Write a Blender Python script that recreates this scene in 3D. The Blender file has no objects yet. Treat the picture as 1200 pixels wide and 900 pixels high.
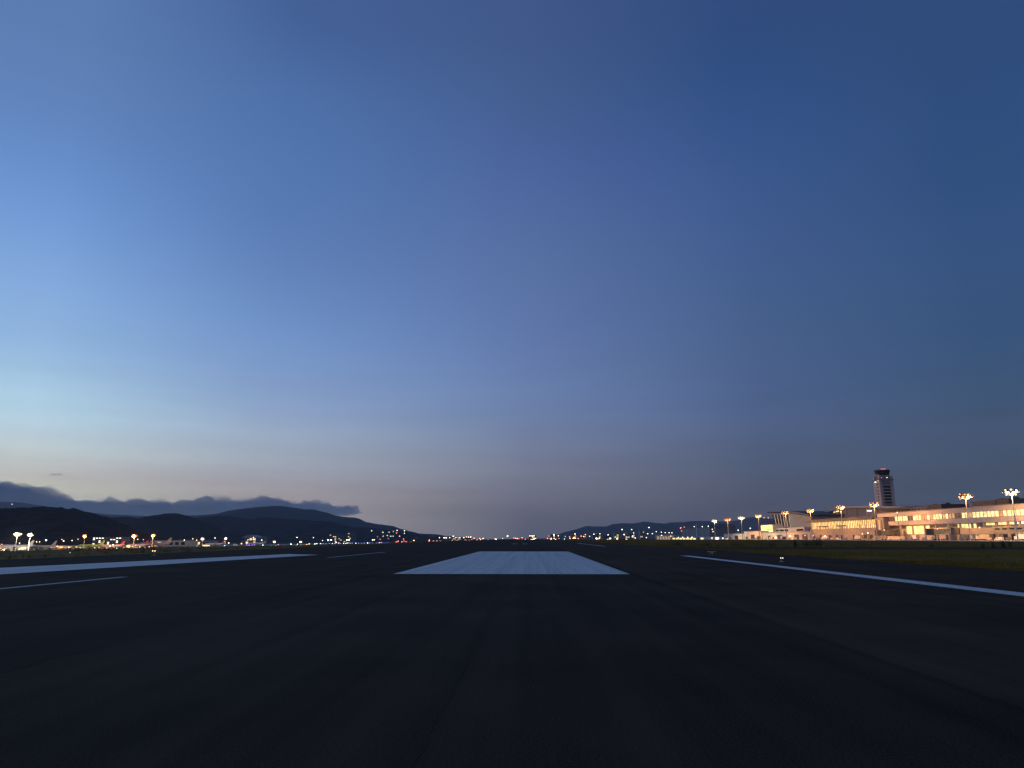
import bpy, bmesh, math, random
from mathutils import Vector, Matrix, noise
R = math.radians
random.seed(7)
sc = bpy.context.scene
col = sc.collection

# ------------------------------------------------------------------ camera
F, CX, CY = 850.0, 600.0, 450.0           # focal length and centre in photo pixels
PITCH = math.atan(180.4 / F)
YAW = math.atan(22.7 * math.cos(PITCH) / F)
EYE = Vector((0, 0, 1.65))
camd = bpy.data.cameras.new('camera')
cam = bpy.data.objects.new('camera', camd)
col.objects.link(cam)
camd.sensor_fit = 'HORIZONTAL'; camd.sensor_width = 36.0; camd.lens = F / 1200 * 36
camd.clip_start = 0.1; camd.clip_end = 60000
cam.location = EYE
cam.rotation_euler = (math.pi / 2 + PITCH, 0, YAW)
sc.camera = cam

# ------------------------------------------------------------------ render / exposure
sc.render.engine = 'CYCLES'
sc.view_settings.view_transform = 'Standard'
sc.view_settings.look = 'None'
sc.view_settings.exposure = 0.0
sc.view_settings.gamma = 1.0
sc.cycles.use_denoising = True
sc.cycles.max_bounces = 6
sc.cycles.volume_bounces = 1
sc.cycles.filter_width = 1.4

def ray(px, py):
    d = Vector(((px - CX) / F, (CY - py) / F, -1.0))
    return (Matrix.Rotation(YAW, 3, 'Z') @ Matrix.Rotation(math.pi / 2 + PITCH, 3, 'X')) @ d
def at_Y(px, py, Y):
    d = ray(px, py); return EYE + d * (Y / d.y)
def at_X(px, py, X):
    d = ray(px, py); return EYE + d * (X / d.x)
def on_Z(px, py, z=0.0):
    d = ray(px, py); return EYE + d * ((z - EYE.z) / d.z)

# ------------------------------------------------------------------ sky
def s2l(c):
    return tuple((v / 255 / 12.92) if v / 255 <= 0.04045 else ((v / 255 + 0.055) / 1.055) ** 2.4 for v in c)
world = bpy.data.worlds.new('World'); sc.world = world; world.use_nodes = True
WN, WL = world.node_tree.nodes, world.node_tree.links
SUN_AZ = -70.0                              # where the sun went down, degrees from the runway heading
SKY = {                                     # dusk colours of the sky by elevation (degrees) at five bearings
    'west': [(0.00, (0.9600, 0.9600, 0.7496)), (3.30, (1.0000, 1.0000, 0.7808)), (3.98, (0.7409, 0.6723, 0.6246)), (5.46, (0.7689, 0.8670, 0.8236)), (6.83, (0.6750, 0.8351, 0.9388)), (8.21, (0.5984, 0.8589, 1.0000)), (10.42, (0.4456, 0.6778, 0.8972)), (12.63, (0.3413, 0.5595, 0.8493)), (18.10, (0.2330, 0.4156, 0.7982)), (23.41, (0.1518, 0.3113, 0.6791)), (28.50, (0.1251, 0.2310, 0.5088)), (32.73, (0.1157, 0.2301, 0.4928)), (60.00, (0.0769, 0.1499, 0.3365)), (90.00, (0.0452, 0.0844, 0.2086))],
    'west_mid': [(0.00, (0.5775, 0.5102, 0.4791)), (3.44, (0.6015, 0.5314, 0.4990)), (4.38, (0.4874, 0.4728, 0.5270)), (6.27, (0.4847, 0.5820, 0.6573)), (9.45, (0.3109, 0.4255, 0.6713)), (14.56, (0.1871, 0.3465, 0.6728)), (20.86, (0.1201, 0.2200, 0.5033)), (26.93, (0.0918, 0.2009, 0.4720)), (32.67, (0.0785, 0.1661, 0.4104)), (37.37, (0.0571, 0.1206, 0.3145)), (60.00, (0.0506, 0.1007, 0.2563)), (90.00, (0.0452, 0.0844, 0.2086))],
    'mid': [(0.00, (0.1327, 0.1331, 0.1646)), (1.19, (0.1561, 0.1566, 0.1937)), (2.63, (0.2220, 0.2032, 0.2355)), (3.95, (0.2557, 0.2636, 0.3222)), (6.60, (0.2192, 0.2450, 0.3521)), (9.96, (0.1805, 0.2720, 0.4912)), (15.34, (0.1284, 0.1992, 0.4508)), (21.98, (0.1039, 0.1796, 0.3828)), (28.36, (0.0760, 0.1342, 0.3687)), (34.35, (0.0545, 0.1132, 0.2656)), (39.23, (0.0559, 0.0997, 0.2702)), (60.00, (0.0500, 0.0913, 0.2363)), (90.00, (0.0452, 0.0844, 0.2086))],
    'east_mid': [(0.00, (0.0930, 0.0919, 0.1145)), (2.67, (0.0969, 0.0957, 0.1193)), (4.98, (0.1052, 0.1299, 0.1895)), (9.39, (0.0847, 0.1349, 0.2851)), (14.46, (0.0705, 0.1297, 0.2748)), (20.72, (0.0568, 0.1161, 0.2895)), (26.76, (0.0459, 0.1042, 0.2882)), (32.46, (0.0299, 0.0821, 0.2405)), (37.14, (0.0277, 0.0705, 0.2109)), (60.00, (0.0373, 0.0781, 0.2096)), (90.00, (0.0452, 0.0844, 0.2086))],
    'east': [(0.00, (0.0763, 0.0958, 0.1209)), (3.60, (0.0795, 0.0997, 0.1259)), (4.91, (0.0719, 0.0981, 0.1466)), (8.22, (0.0610, 0.1075, 0.1928)), (12.64, (0.0382, 0.0897, 0.1987)), (18.12, (0.0389, 0.0952, 0.2371)), (23.44, (0.0290, 0.0798, 0.2129)), (28.53, (0.0290, 0.0783, 0.2151)), (32.76, (0.0255, 0.0702, 0.1948)), (60.00, (0.0363, 0.0780, 0.2024)), (90.00, (0.0452, 0.0844, 0.2086))],
}
def wmath(op, a, b=None, clamp=False):
    n = WN.new('ShaderNodeMath'); n.operation = op; n.use_clamp = clamp
    for i, v in enumerate((a, b)):
        if v is None: continue
        if isinstance(v, (int, float)): n.inputs[i].default_value = v
        else: WL.new(v, n.inputs[i])
    return n.outputs[0]
tc = WN.new('ShaderNodeTexCoord')
sep = WN.new('ShaderNodeSeparateXYZ'); WL.new(tc.outputs['Generated'], sep.inputs[0])
dx, dy, dz = sep.outputs
elev = wmath('MULTIPLY', wmath('ARCSINE', dz), 180 / math.pi / 90.0, clamp=True)     # 0..1 for 0..90 degrees
hor = wmath('SQRT', wmath('ADD', wmath('MULTIPLY', dx, dx), wmath('ADD', wmath('MULTIPLY', dy, dy), 1e-5)))
t = wmath('DIVIDE', wmath('ADD', wmath('MULTIPLY', dx, math.sin(R(SUN_AZ))), wmath('MULTIPLY', dy, math.cos(R(SUN_AZ)))), hor)
def bearing(px): return math.cos(math.atan((px - 600) / 869.0) - YAW - R(SUN_AZ))
TS = [bearing(px) for px in (1179, 899, 619, 319, 19)]           # from the darkest bearing to the afterglow
t = wmath('MINIMUM', wmath('MAXIMUM', t, TS[0]), TS[4])
u_ = wmath('POWER', wmath('MULTIPLY', wmath('SUBTRACT', t, TS[3]), 1 / (TS[4] - TS[3]), True), 1.35)
t = wmath('ADD', wmath('MINIMUM', t, TS[3]), wmath('MULTIPLY', u_, TS[4] - TS[3]))
def ramp(stops):
    n = WN.new('ShaderNodeValToRGB'); n.color_ramp.interpolation = 'B_SPLINE'
    el = n.color_ramp.elements
    while len(el) < len(stops): el.new(0.5)
    for e, (p, c) in zip(el, stops):
        pass
    for i, (p, c) in enumerate(stops):
        el[i].position = p / 90.0; el[i].color = (*c, 1)
    WL.new(elev, n.inputs[0]); return n.outputs[0]
def vscale(c, f):
    n = WN.new('ShaderNodeVectorMath'); n.operation = 'SCALE'; WL.new(c, n.inputs[0])
    if isinstance(f, (int, float)): n.inputs['Scale'].default_value = f
    else: WL.new(f, n.inputs['Scale'])
    return n.outputs[0]
def vadd(a, b):
    n = WN.new('ShaderNodeVectorMath'); n.operation = 'ADD'; WL.new(a, n.inputs[0]); WL.new(b, n.inputs[1]); return n.outputs[0]
grad = None
for k_, key in enumerate(('east', 'east_mid', 'mid', 'west_mid', 'west')):      # each bearing's colours fade linearly into the next
    w = None
    if k_ > 0: w = wmath('MULTIPLY', wmath('SUBTRACT', t, TS[k_ - 1]), 1 / (TS[k_] - TS[k_ - 1]), True)
    if k_ < 4:
        w2 = wmath('MULTIPLY', wmath('SUBTRACT', TS[k_ + 1], t), 1 / (TS[k_ + 1] - TS[k_]), True)
        w = w2 if w is None else wmath('MINIMUM', w, w2)
    c_ = vscale(ramp(SKY[key]), w); grad = c_ if grad is None else vadd(grad, c_)
# faint streaks of high haze low in the sky
mp = WN.new('ShaderNodeMapping'); mp.inputs['Scale'].default_value = (2.2, 2.2, 26.0); mp.inputs['Rotation'].default_value = (0.03, 0.02, 0.4)
WL.new(tc.outputs['Generated'], mp.inputs[0])
nz = WN.new('ShaderNodeTexNoise'); nz.inputs['Scale'].default_value = 1.6; nz.inputs['Detail'].default_value = 5; WL.new(mp.outputs[0], nz.inputs[0])
low = wmath('SUBTRACT', 1.0, wmath('MULTIPLY', elev, 90 / 17.0), clamp=True)
streak = wmath('ADD', 1.0, wmath('MULTIPLY', wmath('MULTIPLY', wmath('SUBTRACT', nz.outputs[0], 0.5), 0.44), low))
grad = vscale(grad, streak)
nish = WN.new('ShaderNodeTexSky'); nish.sky_type = 'NISHITA'; nish.sun_disc = False
nish.sun_elevation = R(-4.0); nish.sun_rotation = R(SUN_AZ); nish.ozone_density = 6.0
sky = vadd(vscale(grad, 0.97), vscale(nish.outputs[0], 0.06))
WL.new(sky, WN['Background'].inputs[0]); WN['Background'].inputs[1].default_value = 1.0

# the last of the afterglow from below the western ridge
sund = bpy.data.lights.new('sun', 'SUN'); sund.energy = 0.03; sund.angle = R(18); sund.color = (1.0, 0.78, 0.6)
sun = bpy.data.objects.new('sun', sund); col.objects.link(sun)
sun.rotation_euler = Vector((-math.sin(R(SUN_AZ)), -math.cos(R(SUN_AZ)), -math.tan(R(3.0)))).to_track_quat('-Z', 'Y').to_euler()

# ------------------------------------------------------------------ helpers: materials
def mat(name, c, rough=0.8, var=0.0, scale=1.0, spec=0.5, metal=0.0, bump=0.0, stretch=(1, 1, 1), c2=None, detail=5, bdist=0.02):
    m = bpy.data.materials.new(name); m.use_nodes = True
    N, L = m.node_tree.nodes, m.node_tree.links; b = N['Principled BSDF']
    b.inputs['Base Color'].default_value = (*c, 1); b.inputs['Roughness'].default_value = rough
    b.inputs['Metallic'].default_value = metal; b.inputs['Specular IOR Level'].default_value = spec
    if var or c2 or bump:
        tc = N.new('ShaderNodeTexCoord'); mp = N.new('ShaderNodeMapping'); mp.inputs['Scale'].default_value = stretch
        L.new(tc.outputs['Object'], mp.inputs[0])
        nz = N.new('ShaderNodeTexNoise'); nz.inputs['Scale'].default_value = scale; nz.inputs['Detail'].default_value = detail; nz.inputs['Roughness'].default_value = 0.62
        L.new(mp.outputs[0], nz.inputs[0])
        rp = N.new('ShaderNodeValToRGB'); L.new(nz.outputs[0], rp.inputs[0])
        lo = tuple(v * (1 - var) for v in c); hi = c2 if c2 else tuple(min(1, v * (1 + var)) for v in c)
        rp.color_ramp.elements[0].position = 0.32; rp.color_ramp.elements[1].position = 0.68
        rp.color_ramp.elements[0].color = (*lo, 1); rp.color_ramp.elements[1].color = (*hi, 1)
        L.new(rp.outputs[0], b.inputs['Base Color'])
        if bump:
            bp = N.new('ShaderNodeBump'); bp.inputs['Strength'].default_value = bump; bp.inputs['Distance'].default_value = bdist
            L.new(nz.outputs[0], bp.inputs['Height']); L.new(bp.outputs[0], b.inputs['Normal'])
    return m
def emit(name, c, s):
    m = bpy.data.materials.new(name); m.use_nodes = True
    N, L = m.node_tree.nodes, m.node_tree.links; b = N['Principled BSDF']
    b.inputs['Base Color'].default_value = (*[0.5 * v for v in c], 1)
    b.inputs['Emission Color'].default_value = (*c, 1); b.inputs['Emission Strength'].default_value = s
    m.cycles.emission_sampling = 'NONE'
    return m
def emit_var(name, c, s, scale, lo=0.35):
    """lit interior seen through glass: brightness varies with what is behind the pane"""
    m = emit(name, c, s); N, L = m.node_tree.nodes, m.node_tree.links; b = N['Principled BSDF']
    g = N.new('ShaderNodeNewGeometry')
    nz = N.new('ShaderNodeTexNoise'); nz.inputs['Scale'].default_value = scale; nz.inputs['Detail'].default_value = 4
    L.new(g.outputs['Position'], nz.inputs[0])
    mr = N.new('ShaderNodeMapRange'); mr.inputs[1].default_value = 0.3; mr.inputs[2].default_value = 0.7
    mr.inputs[3].default_value = s * lo; mr.inputs[4].default_value = s * 1.25
    L.new(nz.outputs[0], mr.inputs[0]); L.new(mr.outputs[0], b.inputs['Emission Strength'])
    return m

# asphalt: aggregate grain, patches, longitudinal wear; slight random tone per lane, side copies with light painted in
def asphalt(name, base, lanes=True):
    m = bpy.data.materials.new(name); m.use_nodes = True
    N, L = m.node_tree.nodes, m.node_tree.links; b = N['Principled BSDF']
    g = N.new('ShaderNodeNewGeometry')
    def nt(scale, detail, stretch=None):
        src = g.outputs['Position']
        if stretch:
            mp = N.new('ShaderNodeMapping'); mp.inputs['Scale'].default_value = stretch; L.new(src, mp.inputs[0]); src = mp.outputs[0]
        n = N.new('ShaderNodeTexNoise'); n.inputs['Scale'].default_value = scale; n.inputs['Detail'].default_value = detail; L.new(src, n.inputs[0]); return n.outputs[0]
    grain = nt(38, 5); patch = nt(0.22, 6); streak = nt(1.0, 5, (1.6, 0.03, 1))
    def mth(op, a, bb):
        n = N.new('ShaderNodeMath'); n.operation = op
        for i, v in enumerate((a, bb)):
            if isinstance(v, (int, float)): n.inputs[i].default_value = v
            else: L.new(v, n.inputs[i])
        return n.outputs[0]
    f = mth('ADD', mth('MULTIPLY', grain, 2.0), mth('ADD', mth('MULTIPLY', patch, 1.3), mth('MULTIPLY', streak, 1.1)))   # mean 1.55
    f = mth('MAXIMUM', mth('SUBTRACT', f, 1.2), 0.25)
    if lanes:
        oi = N.new('ShaderNodeObjectInfo')
        f = mth('MULTIPLY', f, mth('ADD', 0.95, mth('MULTIPLY', oi.outputs['Random'], 0.10)))
    sc_ = N.new('ShaderNodeVectorMath'); sc_.operation = 'SCALE'; sc_.inputs[0].default_value = base; L.new(f, sc_.inputs['Scale'])
    L.new(sc_.outputs[0], b.inputs['Base Color'])
    b.inputs['Roughness'].default_value = 0.9; b.inputs['Specular IOR Level'].default_value = 0.03
    bp = N.new('ShaderNodeBump'); bp.inputs['Strength'].default_value = 0.7; bp.inputs['Distance'].default_value = 0.006
    L.new(grain, bp.inputs['Height']); L.new(bp.outputs[0], b.inputs['Normal'])
    return m
def paint(name, base=(0.90, 0.77, 0.67), wear=0.40):
    m = bpy.data.materials.new(name); m.use_nodes = True
    N, L = m.node_tree.nodes, m.node_tree.links; b = N['Principled BSDF']
    g = N.new('ShaderNodeNewGeometry')
    mp = N.new('ShaderNodeMapping'); mp.inputs['Scale'].default_value = (1.7, 0.018, 1); L.new(g.outputs['Position'], mp.inputs[0])
    n1 = N.new('ShaderNodeTexNoise'); n1.inputs['Scale'].default_value = 1.0; n1.inputs['Detail'].default_value = 6; n1.inputs['Roughness'].default_value = 0.7; L.new(mp.outputs[0], n1.inputs[0])
    n2 = N.new('ShaderNodeTexNoise'); n2.inputs['Scale'].default_value = 3.0; n2.inputs['Detail'].default_value = 8; n2.inputs['Roughness'].default_value = 0.75; L.new(g.outputs['Position'], n2.inputs[0])
    mx = N.new('ShaderNodeMath'); mx.operation = 'ADD'; L.new(n1.outputs[0], mx.inputs[0])
    m2 = N.new('ShaderNodeMath'); m2.operation = 'MULTIPLY'; L.new(n2.outputs[0], m2.inputs[0]); m2.inputs[1].default_value = 0.6
    L.new(m2.outputs[0], mx.inputs[1])
    rp = N.new('ShaderNodeValToRGB'); L.new(mx.outputs[0], rp.inputs[0])
    rp.color_ramp.elements[0].position = 0.52; rp.color_ramp.elements[1].position = 0.86
    rp.color_ramp.elements[0].color = (*[v * (1 - wear) for v in base], 1); rp.color_ramp.elements[1].color = (*base, 1)
    n3 = N.new('ShaderNodeTexNoise'); n3.inputs['Scale'].default_value = 5.0; n3.inputs['Detail'].default_value = 9; n3.inputs['Roughness'].default_value = 0.8; L.new(g.outputs['Position'], n3.inputs[0])
    fr = N.new('ShaderNodeMapRange'); fr.inputs[1].default_value = 0.37; fr.inputs[2].default_value = 0.44; fr.inputs[3].default_value = 1.0; fr.inputs[4].default_value = 0.0; L.new(n3.outputs[0], fr.inputs[0])
    mxc = N.new('ShaderNodeMix'); mxc.data_type = 'RGBA'; L.new(fr.outputs[0], mxc.inputs['Factor']); L.new(rp.outputs[0], mxc.inputs['A']); mxc.inputs['B'].default_value = (0.06, 0.045, 0.035, 1)
    L.new(mxc.outputs['Result'], b.inputs['Base Color']); b.inputs['Roughness'].default_value = 0.7
    return m

M = {}
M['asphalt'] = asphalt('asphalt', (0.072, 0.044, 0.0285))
M['asphalt_west_dimmed'] = asphalt('asphalt_west_dimmed', (0.056, 0.037, 0.0255))  # darker paving, with the falloff of the east apron light painted in
M['asphalt_east_warmlit'] = asphalt('asphalt_east_warmlit', (0.084, 0.049, 0.0300))  # lighter paving past the joint, plus warm apron light painted into the colour
M['asphalt_old'] = asphalt('asphalt_old', (0.080, 0.052, 0.034), False)
M['sealant'] = mat('sealant', (0.017, 0.015, 0.013), 0.85, 0.3, 3, spec=0.1)
M['joint'] = asphalt('joint_tar', (0.044, 0.0285, 0.0190), False)
M['joint_faint'] = asphalt('joint_tar_faint', (0.064, 0.040, 0.0260), False)
M['paint'] = paint('marking_paint')
M['paint_worn'] = paint('marking_paint_worn', (0.5, 0.47, 0.42), 0.5)
M['soil'] = mat('turf_soil', (0.045, 0.045, 0.02), 0.95, 0.5, 0.05, spec=0.1, c2=(0.075, 0.07, 0.03))
M['turf'] = mat('turf', (0.22, 0.118, 0.018), 0.95, 0.45, 0.25, spec=0.1, bump=0.4)
M['blade'] = mat('grass_blade', (0.26, 0.145, 0.02), 0.85, 0.4, 0.4, spec=0.15)
M['leaf'] = mat('bush_leaf', (0.06, 0.06, 0.024), 0.8, 0.4, 2.0, spec=0.2)
M['stem'] = mat('stem', (0.05, 0.04, 0.025), 0.9)
M['apron'] = mat('apron_concrete', (0.36, 0.34, 0.31), 0.85, 0.25, 0.05, spec=0.2)
M['concrete'] = mat('concrete', (0.46, 0.43, 0.40), 0.85, 0.12, 0.2)
M['concrete_dark'] = mat('concrete_grey', (0.24, 0.23, 0.23), 0.85, 0.15, 0.2)
M['concrete_warm'] = mat('concrete_warm', (0.34, 0.29, 0.24), 0.85, 0.2, 0.25)
M['panel'] = mat('wall_panel', (0.55, 0.50, 0.45), 0.7, 0.10, 0.3)
M['white_wall'] = mat('white_wall', (0.68, 0.67, 0.64), 0.7, 0.08, 0.3)
M['roof_dark'] = mat('roof_dark', (0.07, 0.065, 0.07), 0.6, 0.2, 0.2)
M['roof_grey'] = mat('roof_grey', (0.33, 0.32, 0.32), 0.5, 0.1, 0.2)
M['dark'] = mat('dark_opening', (0.02, 0.02, 0.022), 0.5)
M['glass_dark'] = mat('glass_dark', (0.015, 0.018, 0.022), 0.08, spec=0.6)
M['steel'] = mat('galvanised_steel', (0.5, 0.5, 0.5), 0.5, 0.1, 2, metal=0.3)
M['steel_dark'] = mat('steel_dark', (0.08, 0.08, 0.085), 0.5)
M['tyre'] = mat('tyre', (0.02, 0.02, 0.02), 0.9)
M['white_paint'] = mat('vehicle_white', (0.72, 0.72, 0.70), 0.4)
M['grey_paint'] = mat('vehicle_grey', (0.30, 0.31, 0.33), 0.4)
M['green_paint'] = mat('livery_green', (0.36, 0.55, 0.10), 0.35)
M['red_paint'] = mat('livery_red', (0.55, 0.10, 0.10), 0.35)
M['blue_paint'] = mat('livery_blue', (0.06, 0.10, 0.30), 0.35)
M['yellow_paint'] = mat('vehicle_yellow', (0.65, 0.45, 0.05), 0.4)
M['forest'] = mat('forest', (0.013, 0.014, 0.010), 0.95, 0.6, 0.02, spec=0.02, c2=(0.028, 0.028, 0.018))
M['win_yellow'] = emit_var('lit_window_yellow', (1.0, 0.70, 0.24), 1.8, 0.35)
M['win_warm'] = emit_var('lit_window_warm', (1.0, 0.72, 0.32), 1.8, 0.3)
M['win_white'] = emit('lit_window_white', (1.0, 0.9, 0.72), 2.2)
M['win_dim'] = emit_var('lit_window_dim', (1.0, 0.58, 0.25), 0.55, 0.3)
M['e_white'] = emit('lamp_white', (1.0, 0.93, 0.82), 5)
M['e_warm'] = emit('lamp_warm', (1.0, 0.72, 0.42), 5)
M['e_orange'] = emit('lamp_orange', (1.0, 0.42, 0.12), 4)
M['e_red'] = emit('lamp_red', (1.0, 0.10, 0.10), 4)
M['e_pink'] = emit('lamp_pink', (1.0, 0.25, 0.22), 4.5)
M['e_blue'] = emit('lamp_blue', (0.16, 0.28, 1.0), 4)
M['e_violet'] = emit('lamp_violet', (0.40, 0.16, 1.0), 4)
M['e_green'] = emit('lamp_green', (0.70, 1.0, 0.80), 4.5)
M['e_flood_orange'] = emit('floodlight_orange', (1.0, 0.30, 0.06), 2.6)
M['e_flood_orange_core'] = emit('floodlight_orange_core', (1.0, 0.40, 0.11), 6)
M['e_flood_white_core'] = emit('floodlight_white_core', (1.0, 0.82, 0.5), 10)
M['e_flood_white'] = emit('floodlight_white', (1.0, 0.76, 0.36), 3.6)

# ------------------------------------------------------------------ helpers: meshes and objects
class MB:
    def __init__(s): s.v = []; s.f = []
    def box(s, x0, x1, y0, y1, z0, z1):
        n = len(s.v)
        s.v += [(x0, y0, z0), (x1, y0, z0), (x1, y1, z0), (x0, y1, z0), (x0, y0, z1), (x1, y0, z1), (x1, y1, z1), (x0, y1, z1)]
        s.f += [[n + i for i in q] for q in ((0, 3, 2, 1), (4, 5, 6, 7), (0, 1, 5, 4), (1, 2, 6, 5), (2, 3, 7, 6), (3, 0, 4, 7))]
        return s
    def hexa(s, p):                           # eight corners, bottom four then top four
        n = len(s.v); s.v += [tuple(q) for q in p]
        s.f += [[n + i for i in q] for q in ((0, 3, 2, 1), (4, 5, 6, 7), (0, 1, 5, 4), (1, 2, 6, 5), (2, 3, 7, 6), (3, 0, 4, 7))]
        return s
    def loft(s, rings, cap=True):
        n = len(s.v); k = len(rings[0])
        for r in rings: s.v += [tuple(p) for p in r]
        for i in range(len(rings) - 1):
            for j in range(k):
                a = n + i * k + j; b = n + i * k + (j + 1) % k
                s.f.append([a, b, b + k, a + k])
        if cap:
            s.f.append([n + j for j in range(k)][::-1]); s.f.append([n + (len(rings) - 1) * k + j for j in range(k)])
        return s
    def tube(s, p, q, r0, r1=None, k=8, cap=True):
        p, q = Vector(p), Vector(q); r1 = r0 if r1 is None else r1
        d = (q - p).normalized(); a = d.orthogonal().normalized(); b = d.cross(a)
        ring = lambda c, r: [c + a * (r * math.cos(2 * math.pi * i / k)) + b * (r * math.sin(2 * math.pi * i / k)) for i in range(k)]
        return s.loft([ring(p, r0), ring(q, r1)], cap)
    def ball(s, c, r, k=8, m=5, sz=1.0):
        c = Vector(c); rings = []
        for i in range(m + 1):
            th = math.pi * (0.02 + 0.96 * i / m)
            rings.append([c + Vector((r * math.sin(th) * math.cos(2 * math.pi * j / k), r * math.sin(th) * math.sin(2 * math.pi * j / k), -r * sz * math.cos(th))) for j in range(k)])
        return s.loft(rings)
    def prism_x(s, yz, x0, x1):               # polygon in the y-z plane extruded along x
        return s.loft([[(x0, y, z) for y, z in yz], [(x1, y, z) for y, z in yz]])
    def quad(s, a, b, c, d):
        n = len(s.v); s.v += [tuple(a), tuple(b), tuple(c), tuple(d)]; s.f.append([n, n + 1, n + 2, n + 3]); return s
    def mesh(s, name, m, smooth=False):
        me = bpy.data.meshes.new(name); me.from_pydata(s.v, [], s.f)
        bm = bmesh.new(); bm.from_mesh(me); bmesh.ops.recalc_face_normals(bm, faces=bm.faces); bm.to_mesh(me); bm.free()
        me.materials.append(M[m] if isinstance(m, str) else m)
        if smooth:
            for p in me.polygons: p.use_smooth = True
        return me
    def build(s, name, m, parent=None, smooth=False):
        return link(name, s.mesh(name, m, smooth), parent)
def link(name, me, parent=None):
    o = bpy.data.objects.new(name, me); col.objects.link(o)
    if parent is not None: o.parent = parent
    return o
def tag(o, label=None, cat=None, group=None, kind=None):
    if label: o['label'] = label
    if cat: o['category'] = cat
    if group: o['group'] = group
    if kind: o['kind'] = kind
    return o
def thing(name, label, cat, loc=(0, 0, 0), rz=0.0, group=None):
    o = bpy.data.objects.new(name, None); col.objects.link(o)
    o.location = loc; o.rotation_euler = (0, 0, rz); o.empty_display_size = 1
    return tag(o, label, cat, group)
def copy_tree(o, parent=None):
    c = o.copy(); col.objects.link(c); c.parent = parent
    for ch in list(o.children): copy_tree(ch, c)
    return c

# ------------------------------------------------------------------ terrain: level on the runway, falling to the west and far ahead
def sm(a, b, x):
    u = max(0.0, min(1.0, (x - a) / (b - a))); return u * u * (3 - 2 * u)
def g(X, Y):
    w = max(0.0, -X - 47.0 - 28.0 * (1.0 - sm(105, 210, Y))); w = w * w / (w + 12.0)
    return -14.0 * (1.0 - math.exp(-w / 250.0)) - 8.0 * sm(500, 4000, Y) * (1.0 - 0.6 * sm(250, 800, X))
def frange(a, b, d):
    n = max(1, int(round((b - a) / d))); return [a + (b - a) * i / n for i in range(n + 1)]
def drape(xs, ys, dz):
    m = MB(); k = len(xs)
    for y in ys:
        for x in xs: m.v.append((x, y, g(x, y) + dz))
    for j in range(len(ys) - 1):
        for i in range(k - 1):
            a = j * k + i; m.f.append([a, a + 1, a + 1 + k, a + k])
    return m
xs = frange(-14000, -1000, 500) + frange(-1000, 1000, 20)[1:] + frange(1000, 14000, 500)[1:]
ys = frange(-300, 0, 60) + frange(0, 2400, 20)[1:] + frange(2400, 5000, 100)[1:] + frange(5000, 15200, 510)[1:]
tag(drape(xs, ys, -0.30).build('ground', 'soil'), kind='structure')

YS = frange(-60, 400, 92) + frange(400, 3000, 26)[1:]
runway = drape([-42.0, 25.2], YS, -0.06).build('runway', 'sealant'); tag(runway, kind='structure')
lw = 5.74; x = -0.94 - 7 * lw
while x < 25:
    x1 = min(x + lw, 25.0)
    drape([max(x, -42), x1], YS, 0.0).build('paving_lane', 'asphalt_west_dimmed' if x < -7 else ('asphalt_east_warmlit' if x > 4 else 'asphalt'), runway)
    if x > -41:                                # tar band along the joint, its edges uneven
        hw = 0.075 if abs(x + 0.94) < 0.01 else 0.05
        m_ = MB(); jr = random.Random(int(x * 10)); yj = -20.0; n_ = 0
        while yj < 260:
            d_ = 0.03 * noise.noise(Vector((x, yj * .4, 0))) + 0.02 * noise.noise(Vector((x, yj * 2.1, 4)))
            m_.v += [(x + d_ - hw * jr.uniform(.6, 1.3), yj, 0.0025), (x + d_ + hw * jr.uniform(.6, 1.3), yj, 0.0025)]; n_ += 1; yj += 0.18 if yj < 12 else 0.9
        for q in range(n_ - 1): m_.f.append([2 * q, 2 * q + 1, 2 * q + 3, 2 * q + 2])
        m_.build('joint_band', 'joint' if hw > .08 else 'joint_faint', runway)
    x += lw
def marking(pts, m='paint', z=0.004, name='painted_marking'):
    return MB().quad(*[(p[0], p[1], z) for p in pts]).build(name, m, runway)
bn, bf = on_Z(600, 672.8).y, on_Z(610, 646.3).y
xl, xr = on_Z(460, 672.8).x, on_Z(738, 672.8).x
marking([(xl, bn), (xr, bn), (xr, bf), (xl, bf)], name='aiming_point_block')
ye = on_Z(790, 651.2).y
ex0, ex1 = on_Z(1200, 698.8).x, on_Z(1200, 694.4).x
marking([(ex0, -40), (ex1, -40), (ex1 - 0.15, ye), (ex0 - 0.15, ye)], name='edge_stripe')
marking([(ex0, 150), (ex1, 150), (ex1, 240), (ex0, 240)], 'paint_worn', name='edge_stripe')
a, b, c, d = on_Z(0, 673.2), on_Z(335, 652.6), on_Z(335, 649.4), on_Z(0, 665.4)
def ext(p, q, k): return p + (p - q) * k
marking([ext(a, b, 0.6), ext(b, a, 0.25), ext(c, d, 0.02), ext(d, c, 0.6)], name='wide_edge_stripe')
xt = on_Z(0, 690).x
marking([(xt - .2, -40), (xt + .2, -40), (xt + .2, on_Z(150, 676).y), (xt - .2, on_Z(150, 676).y)], 'paint_worn', name='thin_stripe')
xt2 = on_Z(385, 653.4).x
marking([(xt2 - .22, on_Z(385, 653.4).y), (xt2 + .22, on_Z(385, 653.4).y), (xt2 + .22, on_Z(465, 647).y), (xt2 - .22, on_Z(465, 647).y)], 'paint_worn', name='thin_stripe')
for (p0, p1) in ((600, 605.5), (612, 618)):
    u0, u1 = on_Z(p0, 637.6), on_Z(p1, 637.6)
    marking([(u0.x, u0.y), (u1.x, u1.y), (u1.x, u1.y + 14), (u0.x, u0.y + 14)], 'paint_worn', name='dash_marking')

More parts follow.
